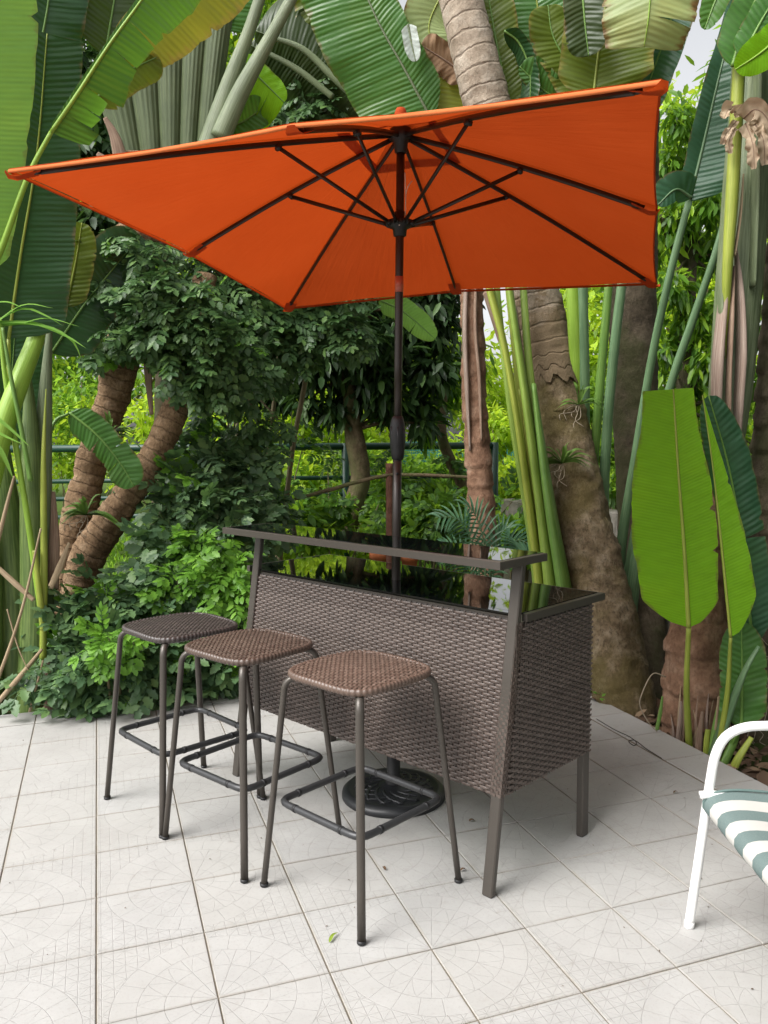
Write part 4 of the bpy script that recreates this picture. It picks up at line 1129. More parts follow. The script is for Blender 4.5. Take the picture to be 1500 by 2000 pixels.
# ------------------------------------------------------------------ right: leaning big trunk and the stems about it
T1 = thing('leaning_trunk_palm', on_z(1215, 1405) * [1, 1, 0] + [0, 0, -.1], 'thick leaning palm with mossy base and pale ringed upper trunk passing behind the umbrella', 'palm tree')
trunk('trunk', T1, [(1232, 1430, 4.88), (1220, 1370, 4.88), (1182, 1200, 5.05), (1136, 1000, 5.25), (1094, 800, 5.42), (1066, 690, 5.50)], [124, 118, 110, 102, 98, 99], MK_BIG, rough=.11, seed=5, nr=40, step=.014, flare=.06)
trunk('upper_trunk', T1, [(1084, 760, 5.44), (1054, 620, 5.50), (1010, 440, 5.50), (965, 260, 5.50), (925, 100, 5.50), (885, -70, 5.57), (850, -250, 5.7)], [99, 99, 94, 88, 82, 78, 72], MK_PALE, ring=.10, ramp_=.03, rough=.06, seed=6, nr=40, ragged=.10)
big_leaf(T1, [(842, 232, 5.75), (790, 135, 5.72), (735, 35, 5.7), (690, -80, 5.7), (660, -200, 5.75)], 118, MB_MID, MS_GREY, wl=1.0, wr=.42, fold=.1, droop=.12, base=.10, tip=.3, rib=.010)
big_leaf(T1, [(900, -90, 5.75), (862, -10, 5.75), (838, 50, 5.75), (850, 110, 5.75)], 52, MB_PALE, MS_YELLOW, fold=.1, tip=.3)
big_leaf(T1, [(915, 150, 5.72), (870, 118, 5.72), (822, 88, 5.72)], 30, MB_DRY, MS_DRY, ripple=.2)
big_leaf(T1, [(960, 90, 5.78), (935, 160, 5.78), (900, 240, 5.78)], 105, MB_YELL, MS_YELLOW, wl=.3, wr=1.0, fold=.0, tip=.1, base=.05)
big_leaf(T1, [(1000, 215, 5.6), (975, 110, 5.6), (955, 0, 5.6), (940, -90, 5.6)], 46, MB_OLIVE, MS_GREEN, tears=[(-1, .4, .1), (-1, .6, .2)], fold=.1)
big_leaf(T1, [(1075, 215, 5.75), (1063, 100, 5.75), (1048, 0, 5.75), (1035, -110, 5.75)], 92, MB_MID, MS_YELLOW, fold=.15, tears=[(-1, .35, .12)], rib=.011)
big_leaf(T1, [(1150, 190, 5.9), (1115, 80, 5.9), (1090, -60, 5.9)], 78, MB_MID, MS_GREEN, fold=.1)
big_leaf(T1, [(1140, 195, 5.5), (1075, 185, 5.5), (1015, 130, 5.5)], 38, MB_MID, MS_GREEN, wl=.4)
big_leaf(T1, [(1150, 200, 5.45), (1112, 130, 5.45), (1080, 70, 5.45), (1070, 10, 5.45)], 44, MB_OLIVE, MS_GREEN, roll=.3, tears=[(1, .4, .1)])
big_leaf(T1, [(985, 60, 5.5), (1015, 85, 5.5), (1035, 140, 5.5), (1035, 215, 5.5)], 22, MB_DARK, MS_GREEN, roll=.6)
big_leaf(T1, [(1158, 200, 5.2), (1168, 110, 5.2), (1184, 0, 5.2), (1200, -110, 5.25)], 104, MB_OLIVE, MS_YELLOW, fold=.2, wl=.7, rib=.009)
big_leaf(T1, [(1135, -60, 5.1), (1142, 40, 5.1), (1150, 110, 5.1)], 40, MB_SHADE, MS_GREEN, fold=.4)
big_leaf(T1, [(1278, -140, 4.6), (1272, -30, 4.55), (1266, 40, 4.55), (1258, 92, 4.6)], 90, MB_PALE, MS_BRIGHT, fold=-.1, droop=.15, tip=.04, keys=[1, 1, .95, .8], tears=[(-1, .75, .2)], rib=.008)
big_leaf(T1, [(1330, -20, 5.3), (1300, 70, 5.3), (1268, 160, 5.3), (1240, 230, 5.3)], 44, MB_FOLD, MS_GREEN, fold=.5)
m = MB(); rg = np.random.default_rng(3)
for k in range(16):
    px, py = rg.uniform(1150, 1250), rg.uniform(960, 1330)
    cx = np.interp(py, [960, 1200, 1400], [1180, 1235, 1285]); px = cx - rg.uniform(0, 75)
    b = at(px, py, np.interp(py, [960, 1400], [5.10, 4.72])); q = [b]
    for _ in range(4): q.append(q[-1] + np.array([rg.normal(0, .03), rg.normal(-.004, .008), rg.normal(-.02, .03)]))
    m.tube(spline(q, 10), .0014, 5)
obj('hair_root', m, MS_CANE, T1, kind='stuff')

T2 = thing('straight_trunk_palm', [at(1262, 1390, 5.1)[0], 5.1, -.1], 'straight dark brown palm trunk between the leaning trunk and the big upright leaf', 'palm tree')
trunk('trunk', T2, [(1262, 1420, 5.02), (1256, 1250, 5.35), (1247, 1000, 5.80), (1240, 800, 5.95), (1236, 600, 6.0), (1240, 380, 6.05), (1245, 150, 6.1)], [88, 84, 80, 84, 90, 84, 80], MK_DARK, rough=.08, seed=8, nr=30)

GC = thing('heliconia_clump', [at(1090, 1360, 5.0)[0], 5.05, -.1], 'clump of tall yellow-green stems between the bar and the leaning trunk', 'heliconia')
for pts, w, mt in (([(1070, 1335, 5.38), (1056, 1160, 5.18), (1022, 900, 5.08), (988, 690, 5.1), (955, 560, 5.15), (930, 440, 5.2)], [34, 34, 26, 20, 22, 24], MS_YELLOW),
                   ([(1092, 1335, 5.36), (1080, 1180, 5.14), (1046, 920, 5.06), (1018, 720, 5.1), (996, 570, 5.14), (980, 430, 5.2)], [48, 48, 32, 26, 23, 20], MS_YGREEN),
                   ([(1118, 1335, 5.36), (1106, 1180, 5.08), (1078, 1010, 5.02), (1056, 860, 5.06), (1042, 750, 5.12)], [54, 54, 42, 30, 16], MS_GREEN),
                   ([(1082, 1335, 5.44), (1062, 1100, 5.22), (1024, 850, 5.14), (1004, 660, 5.16), (992, 540, 5.2), (985, 420, 5.25)], [24, 22, 18, 15, 14, 14], MS_YELLOW),
                   ([(1104, 1335, 5.40), (1088, 1120, 5.18), (1056, 900, 5.12), (1034, 720, 5.16), (1022, 560, 5.24), (1015, 430, 5.3)], [26, 26, 20, 16, 14, 12], MS_YGREEN),
                   ([(1066, 1335, 5.46), (1042, 1080, 5.24), (1002, 830, 5.16), (978, 640, 5.18), (965, 500, 5.22)], [20, 18, 15, 13, 12], MS_YGREEN),
                   ([(1096, 1335, 5.42), (1070, 1120, 5.2), (1036, 900, 5.12), (1016, 760, 5.14)], [28, 28, 22, 14], MS_YELLOW)):
    stem('stem', GC, pts, w, mt, flat=.6, nr=14)
for pts, w in (([(1068, 1110, 5.24), (1054, 960, 5.2), (1036, 820, 5.2), (1018, 700, 5.22), (1002, 600, 5.25)], [12, 14, 12, 10, 16]), ([(1066, 1060, 5.22), (1040, 900, 5.2), (1022, 790, 5.2)], [24, 20, 12])):
    stem('dry_sheath', GC, pts, w, MS_PINK, flat=.35)
stem('dry_sheath', GC, [(950, 570, 5.4), (975, 650, 5.4), (1002, 740, 5.4)], [46, 44, 18], MS_DRY, flat=.3, up=(0, -1, 0))
UC = thing('upright_leaf_clump', [at(1190, 1300, 5.1)[0], 5.15, -.1], 'fan of long blue-green leaf stalks rising from behind the leaning trunk', 'heliconia')
for pts, w, mt in (([(1195, 1330, 5.0), (1212, 1080, 5.0), (1243, 880, 5.0), (1275, 690, 5.0), (1310, 530, 4.98), (1346, 392, 4.95)], [30, 24, 19, 17, 16, 14], MS_BLUE),
                   ([(1200, 1330, 4.95), (1228, 1130, 4.95), (1262, 930, 4.95), (1312, 745, 4.95), (1355, 620, 4.95), (1402, 480, 4.95), (1440, 330, 4.95)], [34, 28, 20, 18, 17, 15, 12], MS_BLUE),
                   ([(1185, 1320, 5.05), (1178, 1050, 5.05), (1185, 850, 5.08), (1200, 680, 5.1), (1216, 540, 5.15), (1230, 400, 5.2)], [24, 22, 21, 20, 19, 16], MS_BLUE),
                   ([(1180, 1320, 5.1), (1158, 1000, 5.1), (1168, 800, 5.12), (1180, 660, 5.15), (1190, 540, 5.2), (1200, 380, 5.25)], [22, 20, 19, 18, 17, 14], MS_GREEN),
                   ([(1175, 1320, 5.15), (1146, 900, 5.15), (1142, 740, 5.15), (1138, 560, 5.2), (1136, 380, 5.25)], [22, 20, 19, 20, 18], MS_BLUE),
                   ([(1172, 1320, 5.18), (1136, 860, 5.18), (1126, 700, 5.18), (1118, 560, 5.22), (1110, 400, 5.3)], [28, 26, 26, 28, 24], MS_BRIGHT),
                   ([(1215, 1330, 4.85), (1245, 1080, 4.85), (1262, 1000, 4.85), (1285, 880, 4.88)], [34, 28, 24, 12], MS_BLUE)):
    stem('stalk', UC, [(x, y, Y + .42 * min(1, max(0, (y - 480) / 600))) for x, y, Y in pts], w, mt, flat=.7, nr=12)
big_leaf(UC, [(1346, 395, 4.95), (1372, 290, 4.95), (1402, 160, 4.95), (1430, 40, 4.95), (1440, -60, 4.95)], 88, MB_FOLD, MS_BLUE, wl=.32, wr=1.0, keys=[1, 1.05, .95, .7, .5], fold=.35, droop=.15, tip=.3, base=.08, rib=.010)
big_leaf(UC, [(1350, 385, 4.93), (1320, 370, 4.9), (1285, 400, 4.9)], 34, MB_FOLD, MS_BLUE, wl=.6, tip=.5, fold=.1)

big_leaf(T1, [(797, 48, 5.6), (804, 85, 5.6), (812, 120, 5.6)], 17, MB_WHITE, MS_GREY, fold=.5, tip=.4)
# ------------------------------------------------------------------ brown banana stem behind the bar
B1 = thing('brown_banana_stem', [at(950, 1280, 6.0)[0], 6.0, -.1], 'slim banana stem wrapped in reddish brown sheaths behind the right end of the bar', 'banana plant')
trunk('trunk', B1, [(958, 1310, 6.0), (945, 1060, 6.0), (934, 900, 6.0), (926, 760, 6.0), (922, 600, 6.0), (915, 440, 6.05)], [66, 58, 52, 48, 44, 40], MK_SCALE, rough=.09, scales=.17, seed=9, nr=24)
for pts, w, mt in (([(918, 880, 5.93), (912, 760, 5.93), (908, 640, 5.93), (912, 520, 5.95)], [14, 30, 32, 30], MS_PINK), ([(940, 860, 5.92), (936, 740, 5.92), (928, 640, 5.92), (930, 520, 5.95)], [16, 26, 26, 22], MS_DRY),
                   ([(905, 700, 5.95), (906, 620, 5.95), (912, 500, 5.97)], [12, 22, 26], MS_GREY)):
    stem('sheath', B1, pts, w, mt, flat=.3, up=(0, -1, 0))
big_leaf(B1, [(740, 585, 6.6), (790, 610, 6.6), (850, 662, 6.6)], 26, MB_LIGHT, MS_GREEN, wl=1.0, wr=.9, tears=[(1, .4, .2), (1, .65, .3)], tip=.4)

# areca-like fronds in front of it
AR = thing('areca_palm', [at(950, 1280, 5.6)[0], 5.6, -.1], 'small blue-green palm with feather fronds behind the bar shelf', 'palm')
for k, pts in enumerate(([(945, 1170, 5.6), (925, 1070, 5.55), (895, 1015, 5.5), (850, 1010, 5.45)], [(948, 1170, 5.6), (945, 1060, 5.5), (925, 1000, 5.45), (905, 985, 5.4)], [(952, 1170, 5.6), (975, 1080, 5.55), (1010, 1055, 5.5), (1045, 1068, 5.45)], [(950, 1170, 5.6), (965, 1075, 5.55), (985, 1035, 5.5), (1000, 1030, 5.45)], [(945, 1170, 5.6), (905, 1090, 5.6), (860, 1065, 5.6)])):
    C = spline(W(pts), 22); m = MB()
    T_ = np.gradient(C, axis=0)
    for i in range(5, 21):
        for sg in (-1, 1):
            s_ = nrm(np.cross(T_[i], [0, -.6, 1])); dd_ = nrm(T_[i]) * .55 + s_ * sg * .8 + np.array([0, -.1, -.12])
            L_ = .19 * math.sin(PI * (i - 3) / 20) + .03
            strap(m, [C[i], C[i] + nrm(dd_) * L_ * .55, C[i] + nrm(dd_) * L_ + [0, 0, -.03]], .009, n=6, up=(0, -.7, .7))
    fr_ = obj('leaf', m, ML_PALMLET, AR)
    q = MB(); q.tube(C, np.linspace(.008, .002, 22), 6); obj('rachis', q, MS_BLUE, fr_)

# ------------------------------------------------------------------ right: sheathed stem with the two big upright leaves
B2 = thing('sheathed_banana', on_z(1350, 1445) * [1, 1, 0] + [0, .12, -.1], 'banana with a thick brown base and papery sheathed upper stem at the right', 'banana plant')
trunk('trunk', B2, [(1354, 1480, 4.42), (1355, 1410, 4.42), (1362, 1250, 4.42), (1378, 1100, 4.42), (1398, 960, 4.42), (1412, 860, 4.42)], [130, 122, 112, 92, 80, 72], MK_SCALE, rough=.10, scales=.20, seed=14, nr=34, step=.014, flare=.06)
stem('upper_stem', B2, [(1405, 960, 4.36), (1425, 780, 4.38), (1440, 600, 4.40), (1455, 400, 4.42), (1466, 200, 4.44), (1474, -60, 4.46)], [60, 80, 86, 84, 72, 66], MS_GREY, nr=22, n=60)
for pts, w, mt in (([(1396, 930, 4.27), (1398, 820, 4.24), (1402, 700, 4.24), (1415, 560, 4.25), (1425, 460, 4.27)], [20, 44, 50, 40, 14], MS_PINK), ([(1440, 900, 4.28), (1442, 800, 4.24), (1448, 680, 4.23), (1444, 560, 4.24), (1436, 480, 4.25)], [18, 40, 44, 36, 12], MS_PINK),
                   ([(1420, 980, 4.26), (1421, 860, 4.22), (1424, 720, 4.21), (1430, 590, 4.21), (1434, 520, 4.23)], [18, 28, 24, 24, 10], MS_DRY), ([(1412, 700, 4.23), (1408, 560, 4.24), (1420, 420, 4.25), (1432, 300, 4.27)], [20, 26, 24, 16], MS_GREY),
                   ([(1434, 500, 4.20), (1446, 420, 4.2), (1452, 340, 4.22)], [14, 12, 6], MS_TAN), ([(1470, 560, 4.26), (1474, 420, 4.26), (1478, 260, 4.28), (1482, 60, 4.3)], [26, 34, 36, 34], MS_GREY)):
    stem('sheath', B2, pts, w, mt, flat=.28, up=(0, -1, 0))
stem('stalk', B2, [(1416, 700, 4.27), (1420, 540, 4.2), (1430, 380, 4.18), (1440, 200, 4.16), (1448, 40, 4.15), (1452, -80, 4.15)], [6, 18, 24, 24, 22, 22], MS_YELLOW)
for k, (pts, w_) in enumerate((([(1452, 232, 4.12), (1476, 214, 4.06), (1500, 236, 4.05), (1506, 290, 4.08)], 24), ([(1456, 240, 4.12), (1470, 280, 4.07), (1474, 330, 4.1)], 13), ([(1470, 236, 4.1), (1490, 270, 4.05), (1494, 322, 4.09)], 12),
                               ([(1442, 222, 4.12), (1424, 214, 4.09), (1414, 232, 4.09)], 12), ([(1438, 236, 4.12), (1418, 262, 4.08), (1410, 282, 4.1)], 8), ([(1436, 250, 4.12), (1424, 276, 4.09), (1428, 300, 4.1)], 9))):
    big_leaf(B2, pts, w_, MB_PAPER, MS_DRY, ripple=.45, curl=.6 - .2 * (k % 3), base=.02, tip=.02, keys=[.7, 1, .6, 1.05, .8, .5], rib=.003, name='dry_flake', roll=.5 * (k % 2), seed=k)
big_leaf(B2, [(1545, 50, 4.0), (1490, 100, 3.98), (1436, 136, 3.98)], 34, MB_BRIGHT, MS_BRIGHT, fold=.2, tip=.5)
big_leaf(B2, [(1430, 130, 4.1), (1455, 50, 4.1), (1490, -30, 4.1), (1530, -110, 4.1)], 40, MB_MID, MS_GREEN, fold=.2, tip=.4)
big_leaf(B2, [(1450, 115, 4.05), (1482, 50, 4.05), (1530, -30, 4.05)], 30, MB_MID, MS_GREEN, fold=.1)
big_leaf(B2, [(1435, -80, 4.3), (1402, -10, 4.3), (1376, 58, 4.3)], 26, MB_MID, MS_GREEN, fold=.3, tip=.5)
SK = thing('banana_sucker', on_z(1350, 1462) * [1, 1, 0] + [0, 0, -.1], 'young banana shoots with two large bright upright leaves beside the white chair', 'banana plant')
big_leaf(SK, [(1345, 1226, 3.86), (1337, 1080, 3.84), (1325, 920, 3.83), (1315, 760, 3.84)], 84, MB_BRIGHT, MS_YELLOW, wl=1.12, wr=.72, fold=.16, droop=.08, tip=.015, base=.10, keys=[.92, 1.02, 1.05, .96, .72, .60], rib=.0115, ripple=.015, petiole=[(1347, 1475, 4.2), (1341, 1350, 4.0)], pet_r=.013)
big_leaf(SK, [(1427, 1245, 3.78), (1412, 1090, 3.78), (1392, 910, 3.8), (1372, 772, 3.82)], 54, MB_BRIGHT, MS_YELLOW, wl=.06, wr=1.0, fold=.1, droop=.05, tip=.5, base=.16, keys=[1.0, 1.0, .85, .55, .3, .1], rib=.0075, petiole=[(1398, 1500, 4.05), (1420, 1360, 3.9)], pet_r=.013)
big_leaf(SK, [(1470, 1260, 4.0), (1452, 1080, 4.0), (1425, 920, 4.0), (1384, 772, 3.95)], 44, MB_FOLD, MS_GREEN, fold=.2, wl=.9, tip=.3, tears=[(1, .42, .25)])
big_leaf(SK, [(1448, 1420, 3.95), (1450, 1320, 3.95), (1448, 1215, 3.95)], 46, MB_MID, MS_GREEN, fold=.2, wl=.95, tip=.4, petiole=[(1400, 1500, 4.06)])
for pts, w, mt in (([(1385, 1500, 4.08), (1420, 1400, 3.95), (1455, 1310, 3.82), (1482, 1262, 3.82)], [26, 26, 18, 8], MS_BLUE), ([(1390, 1500, 4.08), (1400, 1420, 4.08), (1412, 1352, 4.08)], [24, 20, 12], MS_GREEN), ([(1378, 1498, 4.1), (1380, 1450, 4.1), (1383, 1425, 4.1)], [14, 13, 11], MS_YELLOW),
                   ([(1420, 1530, 3.95), (1440, 1485, 3.92), (1468, 1440, 3.92)], [18, 16, 10], MS_YELLOW), ([(1410, 1500, 3.98), (1436, 1440, 4.0), (1445, 1380, 4.0)], [20, 18, 10], MS_GREEN), ([(1283, 1425, 4.25), (1290, 1390, 4.25), (1294, 1360, 4.25)], [8, 8, 4], MS_GREEN), ([(1362, 1490, 4.14), (1366, 1440, 4.14), (1372, 1390, 4.15)], [16, 14, 6], MS_DRY),
                   ([(1322, 1465, 4.22), (1328, 1410, 4.22), (1330, 1370, 4.22)], [12, 10, 4], MS_PINK), ([(1388, 1500, 4.08), (1398, 1420, 4.07), (1404, 1360, 4.06)], [6, 6, 5], MS_TAN)):
    stem('shoot', SK, pts, w, mt, flat=.6)
rgd = np.random.default_rng(44)
for k in range(11):
    x0 = 1302 + 10 * k + rgd.normal(0, 3); y0 = 1472 - rgd.uniform(0, 18); h_ = rgd.uniform(45, 130)
    Yb = 4.42 - .21 * math.sin(PI * (k + .8) / 12)
    stem('dry_sheath', B2, [(x0, y0, Yb), (x0 + rgd.normal(0, 4), y0 - h_ * .5, Yb - .015), (x0 + rgd.normal(0, 7), y0 - h_, Yb + .01)], [16, 13, 3], [MS_DRY, MS_PINK, MS_TAN][k % 3], flat=.3, up=(0, -1, 0))
RT = thing('rough_trunk_palm', [at(1500, 1450, 4.5)[0], 4.5, -.1], 'rough brown trunk with trailing roots at the right edge of the picture', 'palm tree')
trunk('trunk', RT, [(1478, 1500, 4.5), (1482, 1400, 4.5), (1492, 1250, 4.5), (1505, 1080, 4.5), (1520, 900, 4.5), (1540, 600, 4.55), (1560, 250, 4.6), (1570, -100, 4.7)], [120, 112, 108, 100, 92, 84, 70, 50], MK_DARK, rough=.12, seed=17, nr=30, scales=.15)
m = MB(); rg = np.random.default_rng(8)
for k in range(22):
    b = at(rg.uniform(1448, 1500), rg.uniform(1220, 1440), 4.36); q = [b]
    for _ in range(4): q.append(q[-1] + np.array([rg.normal(0, .03), rg.normal(-.008, .01), rg.normal(-.03, .025)]))
    m.tube(spline(q, 12), .0022, 5)
obj('root', m, M_ROOT, RT, kind='stuff')
# ------------------------------------------------------------------ patio furniture
M_FRAME = m_plain('brown_grey_metal', (.070, .061, .052), .38, .35, .5, .06, 60)
M_FRAME_D = m_plain('dark_bronze_metal', (.030, .023, .019), .35, .3, .5, .06, 60)
M_RING = m_plain('dark_grey_metal', (.045, .046, .048), .42, .4, .5, .1, 60)
M_RUBBER = m_plain('black_plastic', (.014, .014, .015), .5, 0, .4, .1, 40)
def wicker(name, a, b, c):
    t = NT(name)
    r = t.rand(); oc = t.coord('Object')
    n = t.noise(oc, 14, 4); f = t.noise(t.map(oc, (1, 1, 1)), 240, 3)
    col = t.cramp(r, [(0, a), (.5, b), (1, c)])
    col = t.mix(n.ramp(.4, .7) * .4, col, scale_col(b, .6))
    return t.done(t.bsdf(col, .42, 0, .55, t.bump(f, .15, .001)))
M_WICK = wicker('brown_grey_wicker', (.062, .044, .036), (.080, .058, .048), (.098, .074, .062))
M_WICK_K = wicker('brown_wicker_stake', (.036, .025, .020), (.046, .033, .026), (.056, .041, .033))  # stake colour darkened for the shading in the gaps between strands
M_WICK_S = wicker('russet_wicker', (.085, .055, .041), (.118, .077, .058), (.15, .105, .082))
M_SEATS = [wicker('brown_wicker', (.062, .040, .030), (.09, .06, .046), (.12, .085, .066)), wicker('dark_grey_brown_wicker', (.036, .028, .025), (.052, .041, .037), (.075, .06, .054))]  # seat tones differ partly in wicker, partly by lighting put into the colour
M_WICK_D = wicker('dark_wicker_backing', (.018, .014, .012), (.024, .019, .016), (.03, .024, .02))
t = NT('black_glass')
n = t.noise(t.coord('Object'), 25, 4)
M_GLASS = t.done(t.bsdf((.004, .005, .005), n.ramp(.4, .9) * .05 + .015, 0, .5))

def weave(mb, O, A, B, Nn, s0, s1, T, pitch, period, amp, stakes=None, seg=14):
    """horizontal strands running over and under upright stakes; s0(t), s1(t) limit each row"""
    O, A, B, Nn = map(np.asarray, (O, A, B, Nn))
    rows = int(T / pitch)
    for k in range(rows):
        tt = (k + .5) * pitch
        a, b = s0(tt), s1(tt)
        n = max(4, int((b - a) / (period / seg)))
        s = np.linspace(a, b, n)
        w = amp * np.clip(2.6 * (np.cos(2 * PI * s / period + PI * (k % 2)) + .28), -1, 1)
        off = np.array([-.49, -.25, .25, .49]) * pitch * .96
        cr = np.array([-.0011, .0004, .0004, -.0011])
        V = O + A * s[:, None, None] + B * (tt + off)[None, :, None] + Nn * (w[:, None] + cr[None, :])[:, :, None]
        mb.grid(V)
    if stakes is not None:
        a, b = s0(T / 2), s1(T / 2)
        for m in range(int(math.ceil(a / (period / 2))), int(b / (period / 2)) + 1):
            s = m * period / 2
            off = np.array([-.5, -.2, .2, .5]) * .008
            tv = np.array([0, T])
            V = O + A * (s + off)[None, :, None] + B * tv[:, None, None] + Nn * (np.array([-.001, .0012, .0012, -.001]))[None, :, None]
            stakes.grid(V)

# --- the bar: local x along the front to the right, y back, origin at the right front foot
BAR_ANG = math.radians(-44.231)
BAR0 = np.array([.364, 2.687, 0])
L = 1.528
bar = thing('bar_table', BAR0, 'brown wicker bar counter with black glass top standing on the tiles', 'bar counter', rotz=BAR_ANG)
ORIGIN[bar.name] = np.zeros(3)
HB, LEAN = 1.150, .180        # front legs lean back as they rise
TOPZ = .975
ly = lambda z: LEAN * z / HB
def leg_tube(p, q, w, d):
    m = MB(); p, q = np.array(p), np.array(q)
    V = []
    for c in (p, q):
        ch = .004
        x, y = w / 2, d / 2
        V.append([c + np.array(v) for v in ((-x + ch, -y, 0), (x - ch, -y, 0), (x, -y + ch, 0), (x, y - ch, 0), (x - ch, y, 0), (-x + ch, y, 0), (-x, y - ch, 0), (-x, -y + ch, 0))])
    V = np.array(V)
    m.grid(V, closed=True); m.f.append(tuple(range(8))[::-1]); m.f.append(tuple(range(8, 16)))
    return m
for x in (-.022, -L + .022):
    lg = obj('leg', leg_tube((x, .012, .004), (x, LEAN, HB - .001), .044, .026), M_FRAME, bar, False, smooth=False)
    obj('foot_cap', leg_tube((x, .012, 0), (x, .0125, .0042), .040, .023), M_RUBBER, lg, False, smooth=False)
for x in (-.016, -L + .016):
    lg = obj('leg', leg_tube((x, .625, .004), (x, .620, TOPZ - .03), .030, .048), M_FRAME, bar, False, smooth=False)
    obj('foot_cap', leg_tube((x, .625, 0), (x, .625, .0042), .027, .044), M_RUBBER, lg, False, smooth=False)
# leaning front panel between the legs
PZ0, PZ1 = .345, .957
slope = nrm([0, LEAN / HB, 1.0])
nfr = nrm(np.cross([1, 0, 0], slope))      # points to the front (negative y)
if nfr[1] > 0: nfr = -nfr
def wicker_panel(name, O, A, B, Nn, s0, s1, T, parent, pitch=.0104, period=.054):
    back = MB()
    q = lambda t, s: np.asarray(O) + np.asarray(A) * s + np.asarray(B) * t - np.asarray(Nn) * .0045
    back.add([q(0, s0(0)), q(0, s1(0)), q(T, s1(T)), q(T, s0(T))], [(0, 1, 2, 3)])
    back.add([p - np.asarray(Nn) * .004 for p in (q(0, s0(0)), q(0, s1(0)), q(T, s1(T)), q(T, s0(T)))], [(3, 2, 1, 0)])
    pn = obj(name, back, M_WICK_D, parent, False, smooth=False)
    w, st = MB(), MB()
    weave(w, O, A, B, Nn, s0, s1, T, pitch, period, .0030, st)
    obj('wicker_weave', w, M_WICK, pn, False, kind='stuff')
    obj('wicker_stake', st, M_WICK_K, pn, False, kind='stuff')
    return pn
Tf = (PZ1 - PZ0) / slope[2]
wicker_panel('front_panel', (0, ly(PZ0) + .012 - .012, PZ0), (1, 0, 0), slope, nfr, lambda t: -L + .047, lambda t: -.047, Tf, bar)
for x, sg in ((.0, 1), (-L, -1)):
    f0 = lambda t: ly(PZ0 + t) + .026
    wicker_panel('side_panel', (x + sg * .002, 0, PZ0), (0, 1, 0), (0, 0, 1), (sg, 0, 0), f0, lambda t: .646, PZ1 - PZ0 - .012, bar)
# wicker wrapped round the front legs
for x in (-.022, -L + .022):
    wr = MB()
    k = 0; pitch = .0118
    z = PZ0
    while z < PZ1 - .02:
        for q in range(4):
            xx = x - .0225 + q * .0113
            pr = .003 if (q + k) % 2 else .0005
            yc = ly(z) - .004
            wr.box((xx, yc - pr, z + .0004), (xx + .0108, yc + .004, z + pitch - .0004), ch=0)
        for q in range(3):
            yy = ly(z) + .002 + q * .0085
            pr = .0028 if (q + k) % 2 else .0004
            xo = x + .0222
            wr.box((xo - .003, yy, z + .0004), (xo + pr, yy + .008, z + pitch - .0004))
            wr.box((x - .0222 - pr, yy, z + .0004), (x - .0222 + .003, yy + .008, z + pitch - .0004))
        z += pitch; k += 1
    obj('leg_wrap', wr, M_WICK, bar, False, kind='stuff', smooth=False)
# bottom rails behind the panels
rl = MB(); rl.box((-L + .05, ly(PZ0) + .012, PZ0), (-.05, ly(PZ0) + .03, PZ0 + .02)); rl.box((-L + .04, .61, PZ0 + .25), (-.04, .628, PZ0 + .27))
obj('rail', rl, M_FRAME, bar, False, smooth=False)
# inner shelf seen only from behind
sh = MB(); sh.box((-L + .05, .14, .56), (-.05, .60, .566)); obj('inner_shelf', sh, M_GLASS, bar, False, smooth=False)
# main top: glass in a flat frame
ty0, ty1 = ly(TOPZ) - .004, .722
tx0, tx1 = -L - .095, .012
fr = MB()
fr.box((tx1 - .022, ty0 + .034, TOPZ - .028), (tx1, ty1, TOPZ), ch=.002)
fr.box((tx0, ty0 + .034, TOPZ - .028), (tx0 + .022, ty1, TOPZ), ch=.002)
fr.box((tx0 + .0222, ty1 - .022, TOPZ - .0282), (tx1 - .0222, ty1 - .0003, TOPZ - .0006), ch=.002)
fr.box((-L + .048, ty0 + .012, TOPZ - .030), (-.048, ty0 + .03, TOPZ - .012))
obj('top_frame', fr, M_FRAME, bar, False, smooth=False)
gl = MB(); gl.box((tx0 + .016, ty0 + .036, TOPZ - .0055), (-.0005 - .012, ty1 - .016, TOPZ + .0012), ch=.001)
obj('glass_top', gl, M_GLASS, bar, False, smooth=False)
gl = MB(); gl.box((-L + .047, ty0 + .004, TOPZ - .0056), (-.047, ty0 + .0358, TOPZ + .001)); obj('glass_strip', gl, M_GLASS, bar, False, smooth=False)
# raised serving shelf
HS = 1.178
sx0, sx1, sy0, sy1 = -L - .06, .012, .020, .305
fr = MB()
fr.box((sx0, sy0, HS - .028), (sx1, sy0 + .022, HS), ch=.002)
fr.box((sx1 - .022, sy0 + .0222, HS - .0279), (sx1 - .0002, sy1, HS - .0003), ch=.002)
fr.box((sx0 + .0002, sy0 + .0222, HS - .0279), (sx0 + .022, sy1, HS - .0003), ch=.002)
fr.box((sx0 + .023, sy1 - .02, HS - .020), (sx1 - .023, sy1 - .001, HS - .0065))
obj('shelf_frame', fr, M_FRAME, bar, False, smooth=False)
gl = MB(); gl.box((sx0 + .018, sy0 + .0225, HS - .006), (sx1 - .018, sy1 - .0005, HS + .0008), ch=.0008)
obj('glass_shelf', gl, M_GLASS, bar, False, smooth=False)

